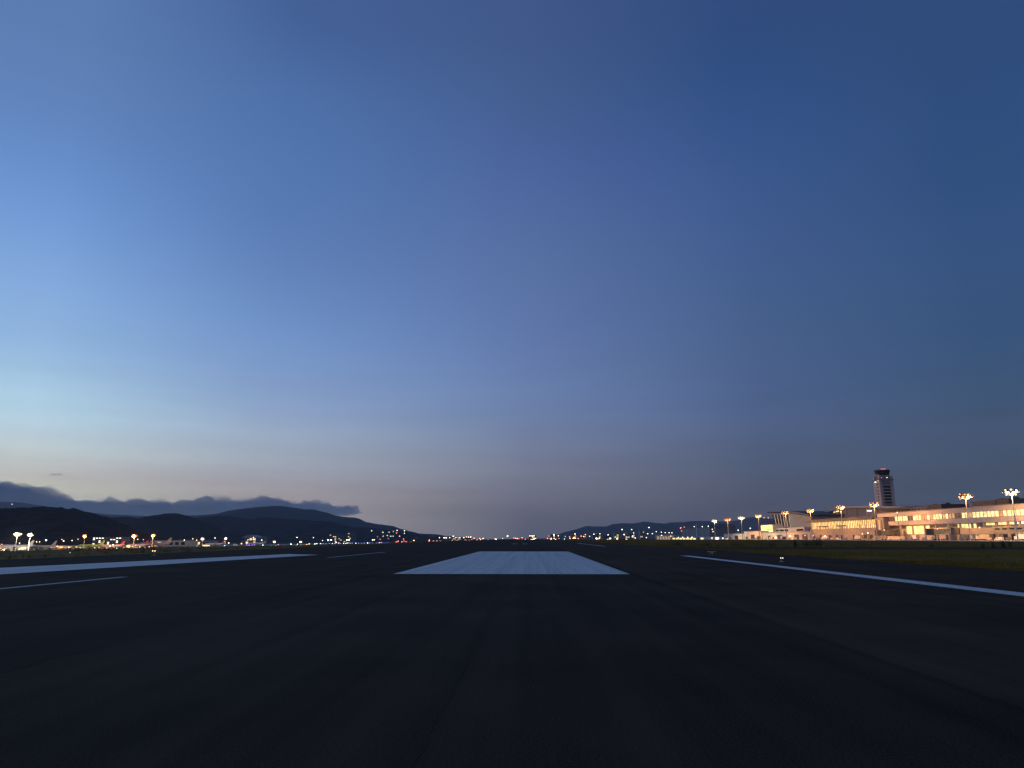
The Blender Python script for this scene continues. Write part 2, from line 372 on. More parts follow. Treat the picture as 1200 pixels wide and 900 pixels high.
# turf, taxiways and aprons beside the runway
def sheet(name, x0, x1, y0, y1, dz, m, step=24):
    return tag(drape(frange(x0, x1, step), frange(y0, y1, step), dz).build(name, m), kind='structure')
sheet('verge', 25.2, 190, -60, 112, -0.02, 'turf')
sheet('exit_taxiway', 25.2, 260, 112, 138, -0.012, 'asphalt_old')
sheet('turf_field', 25.2, 175, 138, 1500, -0.02, 'turf')
sheet('taxiway', 175, 212, 138, 2400, -0.012, 'asphalt_old')
sheet('east_apron', 212, 640, 138, 2400, -0.004, 'apron')
sheet('west_turf', -118, -41.2, 30, 1600, -0.02, 'turf')
sheet('west_taxiway', -160, -118, 30, 2400, 0.0, 'asphalt_old')
sheet('west_apron', -860, -420, 420, 2300, 0.0, 'apron')

# grass: blades in tufts
def grass(name, x0, x1, y0, y1, n, h, bias, label):
    m = MB(); rnd = random.Random(hash(name) % 1000 + 3)
    rnd = random.Random(len(name) * 31 + n)
    for i in range(n):
        X = x0 + (x1 - x0) * rnd.random() ** bias; Y = y0 + (y1 - y0) * rnd.random() ** 1.5
        k = 0.55 + 0.9 * max(0.0, noise.noise(Vector((X * 0.06, Y * 0.06, 3.1))) + 0.35)
        for j in range(4):
            an = rnd.random() * 6.283; hh = h * k * rnd.uniform(0.6, 1.4); w = hh * 0.13
            bx, by = X + rnd.uniform(-.25, .25), Y + rnd.uniform(-.25, .25); z = g(bx, by) - 0.03
            lx, ly = rnd.uniform(-.45, .45) * hh, rnd.uniform(-.45, .45) * hh
            q = len(m.v); ca, sa = math.cos(an) * w, math.sin(an) * w
            m.v += [(bx - ca, by - sa, z), (bx + ca, by + sa, z), (bx + lx, by + ly, z + hh)]
            m.f.append([q, q + 1, q + 2])
    me = bpy.data.meshes.new(name); me.from_pydata(m.v, [], m.f); me.materials.append(M['blade'])
    o = link(name, me); tag(o, label, 'grass', kind='stuff'); return o
grass('verge_grass', 25.4, 120, 6, 111, 42000, 0.13, 1.6, 'rough olive grass on the verge right of the white edge line')
grass('field_grass', 25.4, 174, 139, 620, 20000, 0.26, 1.3, 'dark rough grass field between the runway and the lit apron')
grass('west_grass', -84, -41.6, 30, 620, 9000, 0.22, 1.0, 'dark strip of grass left of the runway before the parked aircraft')

# ------------------------------------------------------------------ hills
def hill(name, prof, D, W, base, m='forest', tree=2.0, rough=0.12, step=1.6, seed=0.0, rows=22):
    px0, px1 = prof[0][0], prof[-1][0]
    cols = int((px1 - px0) / step) + 1; pts = []
    for i in range(cols + 1):
        p = px0 + (px1 - px0) * i / cols
        for k in range(len(prof) - 1):
            if prof[k][0] <= p <= prof[k + 1][0] + 1e-6:
                u = (p - prof[k][0]) / (prof[k + 1][0] - prof[k][0]); u = u * u * (3 - 2 * u) * 0.5 + u * 0.5
                py = prof[k][1] + (prof[k + 1][1] - prof[k][1]) * u; break
        q = at_Y(p, py, D); pts.append((q.x, max(q.z, base + 0.5)))
    m_ = MB(); n = len(pts); N = rows
    for r in range(-N, N // 2 + 1):
        u = r / N if r < 0 else r / (N // 2)
        for i, (X, Z) in enumerate(pts):
            Y = D + u * W * (1 if u < 0 else 0.6)
            v = Vector((X / (W * 0.55) + seed, Y / (W * 0.55), seed))
            s = (math.cos(math.pi * abs(u)) + 1) / 2
            f = noise.fractal(v, 1.0, 2.1, 5) * rough * (1 - s * s) * 1.8
            h = (Z - base) * max(0.0, s + f * (0.2 + s))
            h += tree * noise.noise(Vector((X / (tree * 2.0 + .1), Y / (tree * 3 + .1), seed + 5))) * min(1, h / 10)
            m_.v.append((X, Y, base + h if abs(u) < 1 else base - 2))
    for r in range(N + N // 2):
        for i in range(n - 1):
            a = r * n + i; m_.f.append([a, a + 1, a + 1 + n, a + n])
    return tag(m_.build(name, m, smooth=True), kind='structure')
hill('wooded_hill', [(-260, 606), (-120, 600), (-40, 599), (0, 597.5), (30, 596.5), (52, 595.5), (60, 595), (68, 596), (82, 597), (100, 601), (115, 604.5), (125, 609), (132, 614), (142, 620), (160, 630), (180, 640)], 2100, 620, -14, tree=8, step=0.5, seed=1.3, rows=34)
hill('low_hill', [(90, 612), (118, 610), (135, 607), (150, 606), (168, 608), (185, 606), (198, 603), (207, 601.8), (214, 603.5), (222, 607.5), (238, 613), (260, 622), (290, 636)], 3400, 900, -22, tree=5.0, step=0.8, seed=4.1)
hill('dark_hill', [(190, 617), (215, 612), (240, 608), (256, 605.5), (268, 604.8), (285, 607.5), (300, 609), (316, 606.5), (332, 608), (350, 609), (368, 610.5), (385, 611), (400, 615), (415, 618), (432, 618.5), (450, 621), (470, 623), (490, 626), (512, 629), (530, 633)], 4800, 1300, -22, tree=6.0, step=0.8, seed=7.7)
hill('mountain_ridge', [(150, 612), (200, 608), (221, 607), (240, 604.5), (262, 602.5), (275, 601), (283, 598), (292, 596.5), (305, 595), (315, 594), (330, 593), (345, 595), (360, 597.5), (367, 597), (380, 600), (395, 604.5), (405, 606), (416, 606.5), (430, 612), (445, 614.5), (458, 616), (470, 620), (480, 622.5), (490, 625.2), (510, 626), (522, 628), (545, 630), (565, 633)], 8200, 2200, -24, tree=4.5, step=1.2, seed=11.2)
hill('far_mountain', [(-300, 596), (-160, 592), (-80, 589), (-20, 588), (20, 588.5), (60, 594), (90, 599), (130, 603), (180, 605), (230, 604), (290, 604), (350, 608), (400, 622), (430, 633)], 12200, 1900, -26, tree=5, step=2.0, seed=15.5)
hill('far_ridge', [(640, 633), (655, 625.5), (664, 623), (672, 621), (688, 616.2), (696, 617), (710, 617), (718, 614), (727, 613), (741, 613.5), (755, 611.2), (770, 613), (780, 613.6), (786, 612), (800, 612), (812, 610.3), (822, 610.5), (838, 611), (852, 611.5), (866, 609.5), (880, 606), (895, 607), (915, 609), (960, 606), (1010, 610), (1080, 605), (1200, 612), (1320, 616), (1420, 634)], 12600, 1500, -14, tree=5, step=2.0, seed=21.9)

# ------------------------------------------------------------------ clouds over the western mountains, and the air
def volume(name, density, c, aniso=0.0):
    m = bpy.data.materials.new(name); m.use_nodes = True
    N, L = m.node_tree.nodes, m.node_tree.links
    N.remove(N['Principled BSDF'])
    v = N.new('ShaderNodeVolumePrincipled'); v.inputs['Density'].default_value = density; v.inputs['Color'].default_value = (*c, 1)
    v.inputs['Anisotropy'].default_value = aniso
    L.new(v.outputs[0], N['Material Output'].inputs['Volume']); return m
M['cloud'] = volume('cloud_vapour', 0.0022, (0.44, 0.56, 0.74))
M['haze'] = volume('haze_air', 0.000042, (0.80, 0.86, 1.0), 0.1)
def cloud(name, top, bot, D, depth, bump, seed, label, step=0.8, wl=300.0):
    px0, px1 = top[0][0], top[-1][0]
    def interp(tab, p):
        for k in range(len(tab) - 1):
            if tab[k][0] <= p <= tab[k + 1][0] + 1e-6:
                u = (p - tab[k][0]) / (tab[k + 1][0] - tab[k][0]); return tab[k][1] + (tab[k + 1][1] - tab[k][1]) * u
        return tab[-1][1]
    rings = []; n = int((px1 - px0) / step); K = 22
    for i in range(n + 1):
        p = px0 + (px1 - px0) * i / n
        zt, zb = at_Y(p, interp(top, p), D).z, at_Y(p, interp(bot, p), D).z
        X = at_Y(p, 600, D).x; cz, hz = (zt + zb) / 2, (zt - zb) / 2
        e = min(1.0, i / 3.0, (n - i) / 3.0); ring = []
        for j in range(K):
            an = 2 * math.pi * j / K
            y, z = math.cos(an), math.sin(an)
            dn = 1.5 * noise.fractal(Vector((X / wl + seed, y * depth / wl, z * 1.5 + seed)), 0.55, 2.2, 5)
            rr = max(0.02, e) * (1 + 0.30 * dn)
            ring.append((X, D + y * depth * rr, cz + z * hz * max(0.02, e) + (bump * dn * e if z > 0 else 0.4 * bump * dn * e)))
        rings.append(ring)
    o = MB().loft(rings).build(name, 'cloud', smooth=True)
    return tag(o, label, 'cloud')
cloud('cloud_bank', [(-200, 558), (-120, 561), (-60, 559), (-20, 563), (0, 565), (14, 568), (22, 570), (32, 568.5), (44, 570), (52, 572), (60, 577), (70, 581), (80, 585.5), (90, 589), (98, 590), (108, 588), (122, 586.5), (136, 587), (150, 586.5), (163, 585), (177, 588), (196, 588), (217, 588.8), (228, 585), (238, 583), (250, 585), (266, 586), (283, 586), (303, 584), (312, 583.5), (335, 586.5), (350, 588.5), (366, 588), (372, 588), (385, 590.5), (393, 591.5), (401, 595), (412, 596.5), (418, 599)],
      [(-200, 612), (0, 610), (100, 610), (250, 610), (330, 609), (380, 606), (400, 604.5), (418, 601)], 17600, 900, 90, 2.2, 'long slate blue cloud bank lying along the mountains on the left')
cloud('cloud_wisp', [(52, 557), (57, 554.8), (63, 554.6), (70, 556.6)], [(52, 557.4), (57, 557.4), (63, 557.3), (70, 557)], 17200, 90, 14, 9.4, 'tiny grey wisp of cloud alone above the left mountains', 0.6, 120)
hz = MB().box(-15000, 15000, -500, 15600, -40, 900).build('haze', 'haze'); tag(hz, 'thin blue evening haze over the whole airfield', 'haze', kind='stuff')

# ------------------------------------------------------------------ east terminal: long facades facing the runway (plane X = const)
def PX(px, py, X):
    p = at_X(px, py, X); return p.y, p.z
def yb(px, X): return PX(px, 625, X)[0]
XF = 320.0                                   # facade line of the pier
# --- gate pier with a ribbon of lit windows
Y0, Y1 = yb(1290, XF), yb(1030, XF)
pier = thing('gate_pier', 'long pale gate pier with a ribbon of lit windows, at right edge', 'terminal', (XF, Y0, g(XF, Y0)))
bz = g(XF, 600)
def bld(root):
    """returns a builder that takes world coordinates and stores them relative to the root"""
    o = root.location
    class B(MB):
        def build(s, name, m, parent=None, smooth=False):
            s.v = [(v[0] - o.x, v[1] - o.y, v[2] - o.z) for v in s.v]
            return MB.build(s, name, m, parent if parent is not None else root, smooth)
    return B
B = bld(pier)
B().box(XF, XF + 34, Y0, Y1, 20.1, 23.3).build('roof_band', 'panel')
B().box(XF - 0.8, XF + 35, Y0, Y1, 23.3, 23.7).build('roof', 'roof_grey')
B().box(XF, XF + 34, Y0, Y1, 12.5, 15.9).build('wall', 'panel')
B().box(XF + 1.2, XF + 34, Y0, Y1, 15.9, 20.1).build('inner_wall', 'concrete')
B().box(XF + 7, XF + 34, Y0, Y1, bz - .2, 12.5).build('lower_wall', 'panel')
rnd = random.Random(5)
y = Y0 + 0.4; i = 0
gaps = [(yb(1128, XF), yb(1123, XF)), (yb(1069, XF), yb(1066.5, XF)), (yb(1048, XF), yb(1044, XF))]
while y + 4.2 < Y1:
    w = 4.4
    if not any(a_ - 2 < y + w / 2 < b_ + 2 for a_, b_ in gaps):
        B().box(XF + 0.5, XF + 1.19, y, y + w - 0.35, 16.25, 19.85).build('window_pane', 'win_warm' if rnd.random() < .85 else 'win_dim')
    else:
        B().box(XF + 0.3, XF + 1.19, y, y + w - 0.25, 15.95, 20.05).build('dark_panel', 'steel_dark')
    B().box(XF + 0.1, XF + 1.0, y + w - 0.33, y + w - 0.02, 15.9, 20.1).build('mullion', 'concrete')
    y += w; i += 1
for p0, p1, z0, z1, m_ in ((1200, 1182, 10.9, 12.3, 'win_white'), (1178, 1160, 10.7, 12.3, 'win_warm'), (1158, 1146, 10.6, 12.2, 'win_yellow'), (1080, 1054, 5.0, 11.6, 'win_yellow'), (1134, 1113, 4.8, 11.8, 'win_yellow'), (1050, 1040, 6.0, 9.0, 'win_dim'), (1110, 1085, 5.2, 9.6, 'win_dim'), (1176, 1141, 4.8, 9.4, 'win_dim'), (1215, 1182, 4.8, 9.0, 'win_dim')):
    a_, b_ = yb(p0, XF), yb(p1, XF); n = max(2, int((b_ - a_) / 4.5))
    for k in range(n):
        B().box(XF + 6.6, XF + 6.99, a_ + (b_ - a_) * k / n + .15, a_ + (b_ - a_) * (k + 1) / n - .15, z0, z1).build('lit_bay', m_)  # the wide dim bays glow in place of lamplit wall under the overhang
for px in range(1040, 1290, 14):
    yy = yb(px, XF); B().box(XF + 1, XF + 2.2, yy - .6, yy + .6, bz - .2, 12.5).build('column', 'concrete')
for px in (1086, 1100, 1152, 1166, 1174, 1186, 1196, 1210, 1230):
    yy = yb(px, XF); B().box(XF + 6.7, XF + 6.99, yy - 2.2, yy + 2.2, bz, 4.2).build('service_door', 'dark')

# --- lower glass concourse left of the pier
Y0, Y1 = yb(1026.5, XF), yb(949, XF)
con = thing('glass_concourse', 'concourse with tall yellow lit glass front and dark roof edge', 'terminal', (XF, Y0, g(XF, Y0)))
B = bld(con)
B().box(XF + 0.6, XF + 30, Y0, Y1, bz - .5, 11.0).build('wall', 'concrete_warm')
B().box(XF + 2, XF + 30, Y0, Y1, 11.0, 19.0).build('inner_wall', 'concrete')
B().box(XF - 2.5, XF + 31, Y0, Y1 + 1.5, 19.0, 20.2).build('roof', 'roof_dark')
B().box(XF + 1, XF + 30, Y0, Y1, 20.2, 22.0).build('parapet', 'roof_dark')
y = Y0 + .3
while y + 3.9 < Y1:
    o_ = B().box(XF + 1.2, XF + 1.99, y + .1, y + 3.0, 14.6, 18.7).build('window_pane', 'win_yellow')
    B().box(XF + 1.2, XF + 1.99, y + .1, y + 3.0, 11.3, 14.4).build('window_pane', 'win_yellow' if rnd.random() < .8 else 'win_dim')
    B().box(XF + 0.5, XF + 1.9, y + 3.05, y + 3.85, 11.0, 19.0).build('mullion', 'concrete')
    y += 3.9
for px in (953, 961, 969, 972, 980, 986, 1000, 1006, 1013, 1020):
    yy = yb(px, XF); B().box(XF + .3, XF + .58, yy - 3, yy + 3, bz, 4.6).build('service_door', 'dark')
for p0, p1 in ((960, 970), (983, 991)):
    B().box(XF - 1.4, XF + .5, yb(p1, XF), yb(p0, XF), 13.4, 14.3).build('canopy', 'steel_dark')

# --- stair tower between the two
Y0, Y1 = yb(1037, XF - 4), yb(1026.6, XF - 4)
st = thing('stair_tower', 'plain grey stair tower between the glass concourse and the gate pier', 'building', (XF - 4, Y0, bz))
B = bld(st)
B().box(XF - 4, XF + .4, Y0 + .4, Y1 - .4, bz - .5, 19.4).build('wall', 'concrete_dark')
B().box(XF - 4.3, XF + .4, Y0, Y1, 19.4, 20.0).build('roof', 'roof_dark')
for k, px in enumerate((1028.6, 1031.6, 1034.6)):
    yy = yb(px, XF - 4); B().box(XF - 4.15, XF - 3.95, yy - .8, yy + .8, 6, 17.5).build('window_slot', 'dark' if k != 1 else 'win_dim')

# --- departure hall with curved roof behind the concourse
XH = 385.0
top = [(950, 606.5), (956, 603.5), (963, 601), (972, 598), (980, 595.6), (986, 594.4), (1000, 593.3), (1016, 592.7), (1040, 592.8), (1058, 593.4), (1072, 594.4)]
tp = [PX(a_, b_, XH) for a_, b_ in top]
hall = thing('terminal_hall', 'large terminal hall with low curved roof behind the glass concourse', 'terminal', (XH, tp[-1][0], 0))
B = bld(hall)
body = [(y_, z_ - 2.4) for y_, z_ in tp]
B().prism_x(body + [(tp[-1][0], 0), (tp[0][0], 0)], XH + 2, XH + 70).build('wall', 'concrete_dark')
B().prism_x(tp + [(y_, z_ - 2.2) for y_, z_ in tp[::-1]], XH - 3, XH + 74).build('roof', 'roof_grey')
for p0, p1, dz0, dz1, m_ in ((973, 958, 3.3, 4.6, 'win_white'), (981, 975, 3.0, 4.2, 'win_warm'), (1019, 1013.5, 5.0, 6.2, 'win_white'), (1046, 1038, 2.6, 3.2, 'win_warm')):
    (ya, za), (yc, zc) = None or PX(p0, 0, XH), PX(p1, 0, XH)
    def ztop(px):
        for k in range(len(top) - 1):
            if top[k][0] <= px <= top[k + 1][0]:
                u = (px - top[k][0]) / (top[k + 1][0] - top[k][0]); return PX(px, top[k][1] + (top[k + 1][1] - top[k][1]) * u, XH)
    (ya, za), (yc, zc) = ztop(p0), ztop(p1)
    B().hexa([(XH + 1.2, ya, za - dz1), (XH + 1.9, ya, za - dz1), (XH + 1.9, yc, zc - dz1), (XH + 1.2, yc, zc - dz1), (XH + 1.2, ya, za - dz0), (XH + 1.9, ya, za - dz0), (XH + 1.9, yc, zc - dz0), (XH + 1.2, yc, zc - dz0)]).build('clerestory_window', m_)
for px in (978, 990, 1002, 1014, 1026, 1050, 1062):
    yy, zz = ztop(px); B().box(XH + .6, XH + 1.8, yy - .5, yy + .5, 14, zz - 2.6).build('pilaster', 'concrete')
ya, za = PX(1032, 598.5, XH - 6); yc, zc = PX(1071, 597, XH - 6)
B().box(XH - 5, XH + 1.9, yc, ya, 30.2, 32.6).build('canopy', 'dark')

# --- hall with a leaning glass front and a wing roof
XS = 345.0
P = lambda a_, b_: PX(a_, b_, XS)
sl = thing('slanted_hall', 'hall with leaning dark glass front under a projecting thin roof', 'terminal', (XS, P(948, 620)[0], 0))
B = bld(sl)
B().prism_x([P(907.5, 618), P(904, 602.6), P(925, 602.2), P(927.5, 618)], XS + .6, XS + 40).build('front_block', 'concrete_dark')
B().prism_x([P(927.6, 618.5), P(925.2, 602), P(936, 602.8), P(949.5, 605.2), P(950, 619)], XS, XS + 44).build('wall', 'concrete_dark')
B().prism_x([P(900, 601.2), P(903, 600.0), P(925, 600.2), P(936, 601.5), P(950, 604.4), P(950, 603.2), P(936, 600.2), P(925, 599.0), P(903, 598.8)], XS - 2, XS + 46).build('roof', 'roof_dark')
for k in range(6):
    u0, u1 = k / 6 + .012, (k + 1) / 6 - .05
    q = [P(907.5 + 19.4 * u0, 617.2), P(907.5 + 19.4 * u1, 617.2), P(904.3 + 20.4 * u1, 603), P(904.3 + 20.4 * u0, 603)]
    B().prism_x(q, XS + .1, XS + .55).build('glass_pane', 'glass_dark')
    e_ = [P(907.5 + 19.4 * u1 + .25, 617.6), P(907.5 + 19.4 * u1 + 1.0, 617.6), P(904.3 + 20.4 * u1 + 1.0, 602.6), P(904.3 + 20.4 * u1 + .25, 602.6)]
    B().prism_x(e_, XS - .2, XS + .58).build('mullion', 'panel')
B().box(XS - 8, XS + 42, P(950, 620)[0], P(904, 620)[0], 9.2, P(926, 618.6)[1]).build('base_band', 'panel')
for p0, p1 in ((908, 913), (914, 919), (920, 924), (934, 942)):
    B().box(XS - 8.3, XS - 8.02, yb(p1, XS - 8), yb(p0, XS - 8), 10.4, 12.8).build('window_pane', 'glass_dark')

# --- lit yellow block and low service buildings
Y0, Y1 = yb(906, 332), yb(892.5, 332)
yb_ = thing('lit_office_block', 'small office block glowing yellow beside the leaning glass hall', 'building', (332, Y0, 0))
B = bld(yb_)
z0, z1 = PX(899, 624, 332)[1], PX(899, 615.6, 332)[1]
B().box(332, 350, Y0, Y1, bz - 1, z1 + .8).build('wall', 'panel')
n = 7
for k in range(n):
    for (za, zc) in ((z0 + .2, (z0 + z1) / 2 - .2), ((z0 + z1) / 2 + .1, z1)):
        B().box(331.6, 331.98, Y0 + (Y1 - Y0) * k / n + .2, Y0 + (Y1 - Y0) * (k + 1) / n - .2, za, zc).build('window_pane', 'win_yellow')
B().box(330.6, 331.5, Y0, Y0 + (Y1 - Y0) * .4, (z0 + z1) / 2 - .9, (z0 + z1) / 2 - .2).build('canopy', 'steel_dark')
def shed(name, label, p0, p1, X, h, doors, m='panel', roofm='roof_grey', deep=24, cat='building'):
    Ya, Yc = yb(p1, X), yb(p0, X); bz_ = g(X, Ya)
    t_ = thing(name, label, cat, (X, Ya, bz_)); B = bld(t_)
    B().box(X, X + deep, Ya, Yc, bz_ - .5, bz_ + h).build('wall', m)
    B().box(X - .8, X + deep + .5, Ya - .4, Yc + .4, bz_ + h, bz_ + h + .7).build('roof', roofm)
    for (d0, d1, hh, dm) in doors:
        B().box(X - .3, X - .02, yb(d1, X), yb(d0, X), bz_ + .1, bz_ + hh).build('door', dm)
    return t_
shed('baggage_hall', 'low orange lit baggage hall under the leaning glass hall', 893, 949, 322, 9.0, [(900, 903, 5, 'dark'), (911, 916, 6, 'dark'), (918, 921, 4, 'dark'), (931, 936, 6, 'dark'), (940, 946, 6, 'dark'), (905, 909, 7, 'win_dim'), (923, 929, 5, 'win_dim')])
shed('cargo_shed', 'low orange lit cargo shed beside the yellow office block', 872, 892.3, 321, 11.2, [(874, 876, 4, 'dark'), (880, 884, 7, 'dark'), (887, 891, 4.5, 'dark')])
shed('cargo_shed', 'lower orange lit cargo shed at the far end of the terminal', 848, 871.5, 321, 8.4, [(850, 852, 3.4, 'dark'), (854, 856.5, 4, 'dark'), (861, 865, 6, 'dark'), (868, 870, 4, 'win_dim')])

# --- boxes on the skyline behind the pier
for lab, p0, p1, t_, X in (('brown plant room box behind the gate pier roof', 1073, 1092.5, 592.6, 372), ('dark box with flat roof behind the gate pier, left of the orange mast', 1093.5, 1107, 590.8, 368),
                           ('broad dark block behind the gate pier below the white floodlight', 1143, 1172, 586.5, 372), ('tall dark block beside the white floodlight mast', 1173, 1188, 584, 366)):
    Ya, Yc = yb(p1, X), yb(p0, X); zt = PX((p0 + p1) / 2, t_, X)[1]
    r_ = thing('plant_block', lab, 'building', (X, Ya, 0)); B = bld(r_)
    B().box(X, X + 24, Ya, Yc, 0, zt - .6).build('wall', 'roof_dark' if 'dark' in lab else 'concrete_dark')
    B().box(X - .5, X + 24.5, Ya - .5, Yc + .5, zt - .6, zt).build('roof', 'roof_dark')
    B().box(X + 6, X + 10, Ya + 3, Ya + 7, zt, zt + 1.4).build('roof_unit', 'steel_dark')
    for k in range(4):
        B().box(X - .2, X - .02, Ya + (Yc - Ya) * (k + .25) / 4, Ya + (Yc - Ya) * (k + .75) / 4, zt - 3.4, zt - 1.6).build('louvre', 'dark')

# --- control tower
XT = 390.0; W_ = 15.0
Yt = PX(1031.8, 575, XT)[0]; zt = lambda py: at_Y(1034, py, Yt).z
tw = thing('control_tower', 'tall control tower with dark glass cab and red light on top', 'control tower', (XT, Yt, 0))
B = bld(tw)
B().box(XT + 1, XT + W_ - 1, Yt + 1.2, Yt + W_ - 1, 0, zt(563)).build('core', 'concrete_dark')
for (cx_, cy_) in ((XT, Yt), (XT + W_ - 2.6, Yt), (XT, Yt + W_ - 2.6), (XT + W_ - 2.6, Yt + W_ - 2.6)):
    B().box(cx_, cx_ + 2.6, cy_, cy_ + 2.6, 0, zt(557.5)).build('corner_pier', 'concrete')
B().box(XT + .25, XT + .98, Yt + 2.6, Yt + W_ - 2.6, 0, zt(565)).build('side_wall', 'concrete')
k = 0
py = 569.0
while py < 600:
    z_ = zt(py)
    B().box(XT + 2.6, XT + W_ - 2.6, Yt + .3, Yt + 1.18, z_, z_ + .9).build('floor_slab', 'concrete')
    B().box(XT + .02, XT + .24, Yt + 4.6, Yt + 8.0, z_ + 1.0, z_ + 2.4).build('side_window', 'dark')
    B().box(XT + 4.6, XT + W_ - 3.4, Yt + .9, Yt + 1.18, z_ - 2.3, z_ - .3).build('window_strip', 'glass_dark')
    py += 3.7; k += 1
B().box(XT - .6, XT + W_ + .6, Yt - .6, Yt + W_ + .6, zt(563), zt(561.4)).build('gallery', 'concrete_dark')
B().box(XT + 2.2, XT + W_ - 2.2, Yt + 1.4, Yt + W_ - 1.4, zt(561.4), zt(556.8)).build('upper_room', 'concrete_dark')
def ring8(r, z):
    c_ = (XT + W_ / 2, Yt + W_ / 2)
    return [(c_[0] + r * math.cos(math.pi / 8 + i * math.pi / 4), c_[1] + r * math.sin(math.pi / 8 + i * math.pi / 4), z) for i in range(8)]
B().loft([ring8(6.9, zt(557.2)), ring8(6.9, zt(556.6))]).build('cab_floor', 'concrete')
cab = B().loft([ring8(6.4, zt(556.6)), ring8(7.9, zt(551.2))]).build('cab_glass', 'glass_dark')
for i in range(8):
    a_, b_ = ring8(6.45, zt(556.6))[i], ring8(7.95, zt(551.2))[i]
    B().tube(a_, b_, .16, k=5).build('cab_mullion', 'steel_dark', None)
B().loft([ring8(8.3, zt(551.2)), ring8(8.3, zt(550.3)), ring8(6.0, zt(549.8))]).build('cab_roof', 'roof_dark')
B().tube((XT + 7.5, Yt + 7.5, zt(549.8)), (XT + 7.5, Yt + 7.5, zt(545)), .12, .05, 5).build('antenna', 'steel_dark')
for dx_ in (-1.6, 0.4, 2.4):
    B().ball((XT + 7.5 + dx_, Yt + 5, zt(549.3)), .5, 6, 4).build('obstruction_light', 'e_red')
B().box(XT + .0, XT + .24, Yt + 8.5, Yt + 12.0, zt(564.8), zt(563.7)).build('lit_window', 'win_white')
B().box(XT + .0, XT + .24, Yt + 3.0, Yt + 4.2, zt(563.5), zt(562.8)).build('lit_window', 'win_white')
B().ball((XT + 9.3, Yt + 1.2, zt(559.4)), .35, 6, 4).build('lamp', 'e_white')
B().ball((XT + 3.4, Yt + 1.2, zt(559.6)), .35, 6, 4).build('lamp', 'e_red')

# ------------------------------------------------------------------ floodlight masts
def mast(p, H, m, col_, power, label, group, aim=(.8, -.1, -.6), crown=2.7, spill=.16):
    t_ = thing('floodlight_mast', label, 'floodlight mast', p, 0, group)
    MB().tube((0, 0, 0), (0, 0, H + 1.5), .45, .2, 8).build('pole', 'steel', t_)
    MB().box(-.7, .7, -.7, .7, -.1, .35).build('base', 'concrete', t_)
    tiers = ((crown, 0.0, 10, 0), (crown * .72, 1.35, 8, .3), (crown * .62, -1.25, 7, .5))
    mr_ = random.Random(int(p[1] * 7))
    for (cr_, dz_, n_, ph) in tiers:
        cr = MB()
        for k in range(12):
            a0, a1 = k * math.pi / 6, (k + 1) * math.pi / 6
            cr.tube((cr_ * math.cos(a0), cr_ * math.sin(a0), H + dz_), (cr_ * math.cos(a1), cr_ * math.sin(a1), H + dz_), .10, k=5)
        for k in range(4):
            cr.tube((0, 0, H + dz_), (cr_ * math.cos(k * math.pi / 2), cr_ * math.sin(k * math.pi / 2), H + dz_), .09, k=5)
        cr.build('crown_ring', 'steel', t_)
        for k in range(n_):
            a0 = (k + ph) * 2 * math.pi / n_; c_, s_ = math.cos(a0), math.sin(a0)
            q = []; jo = mr_.uniform(-.3, 1.3); dzz = mr_.uniform(-.35, .35)
            for (rr, dz) in ((cr_ - .1 + jo, -.4 + dzz), (cr_ + .5 + jo, -.65 + dzz), (cr_ + .75 + jo, .15 + dzz), (cr_ + .1 + jo, .4 + dzz)):
                for w in (-.5, .5): q.append((rr * c_ - w * s_, rr * s_ + w * c_, H + dz_ + dz))
            if jo > 0: MB().tube((cr_ * c_, cr_ * s_, H + dz_), ((cr_ + jo) * c_, (cr_ + jo) * s_, H + dz_ + dzz), .08, k=5).build('bracket', 'steel', t_)
            fl = MB().hexa([q[0], q[1], q[3], q[2], q[6], q[7], q[5], q[4]]).build('floodlight', 'steel_dark', t_)
            q2 = []
            for (rr, dz) in ((cr_ + .52 + jo, -.62 + dzz), (cr_ + .77 + jo, .12 + dzz)):
                for w in (-.47, .47): q2.append(((rr + .03) * c_ - w * s_, (rr + .03) * s_ + w * c_, H + dz_ + dz))
            MB().quad(q2[0], q2[1], q2[3], q2[2]).build('lens', m if dz_ else m + '_core', fl)
    ld = bpy.data.lights.new('mast_lamp', 'AREA'); ld.shape = 'DISK'; ld.size = 3.0; ld.energy = power; ld.color = col_
    lo = bpy.data.objects.new('mast_lamp', ld); col.objects.link(lo); lo.parent = t_; lo.location = (aim[0] * 1.5, 0, H - .4)
    lo.rotation_euler = Vector(aim).to_track_quat('-Z', 'Y').to_euler()
    l2 = bpy.data.lights.new('mast_lamp', 'AREA'); l2.shape = 'DISK'; l2.size = 1.6; l2.energy = power * spill; l2.color = col_
    o2 = bpy.data.objects.new('mast_lamp', l2); col.objects.link(o2); o2.parent = t_; o2.location = (-aim[0] * 1.2, 0, H - .6)
    o2.rotation_euler = Vector((-aim[0] * .35, -.05, -.95)).to_track_quat('-Z', 'Y').to_euler()
    return t_
SOD = (1.0, 0.41, 0.12); WHT = (1.0, 0.78, 0.45)
XM = 282.0
POW = 44000
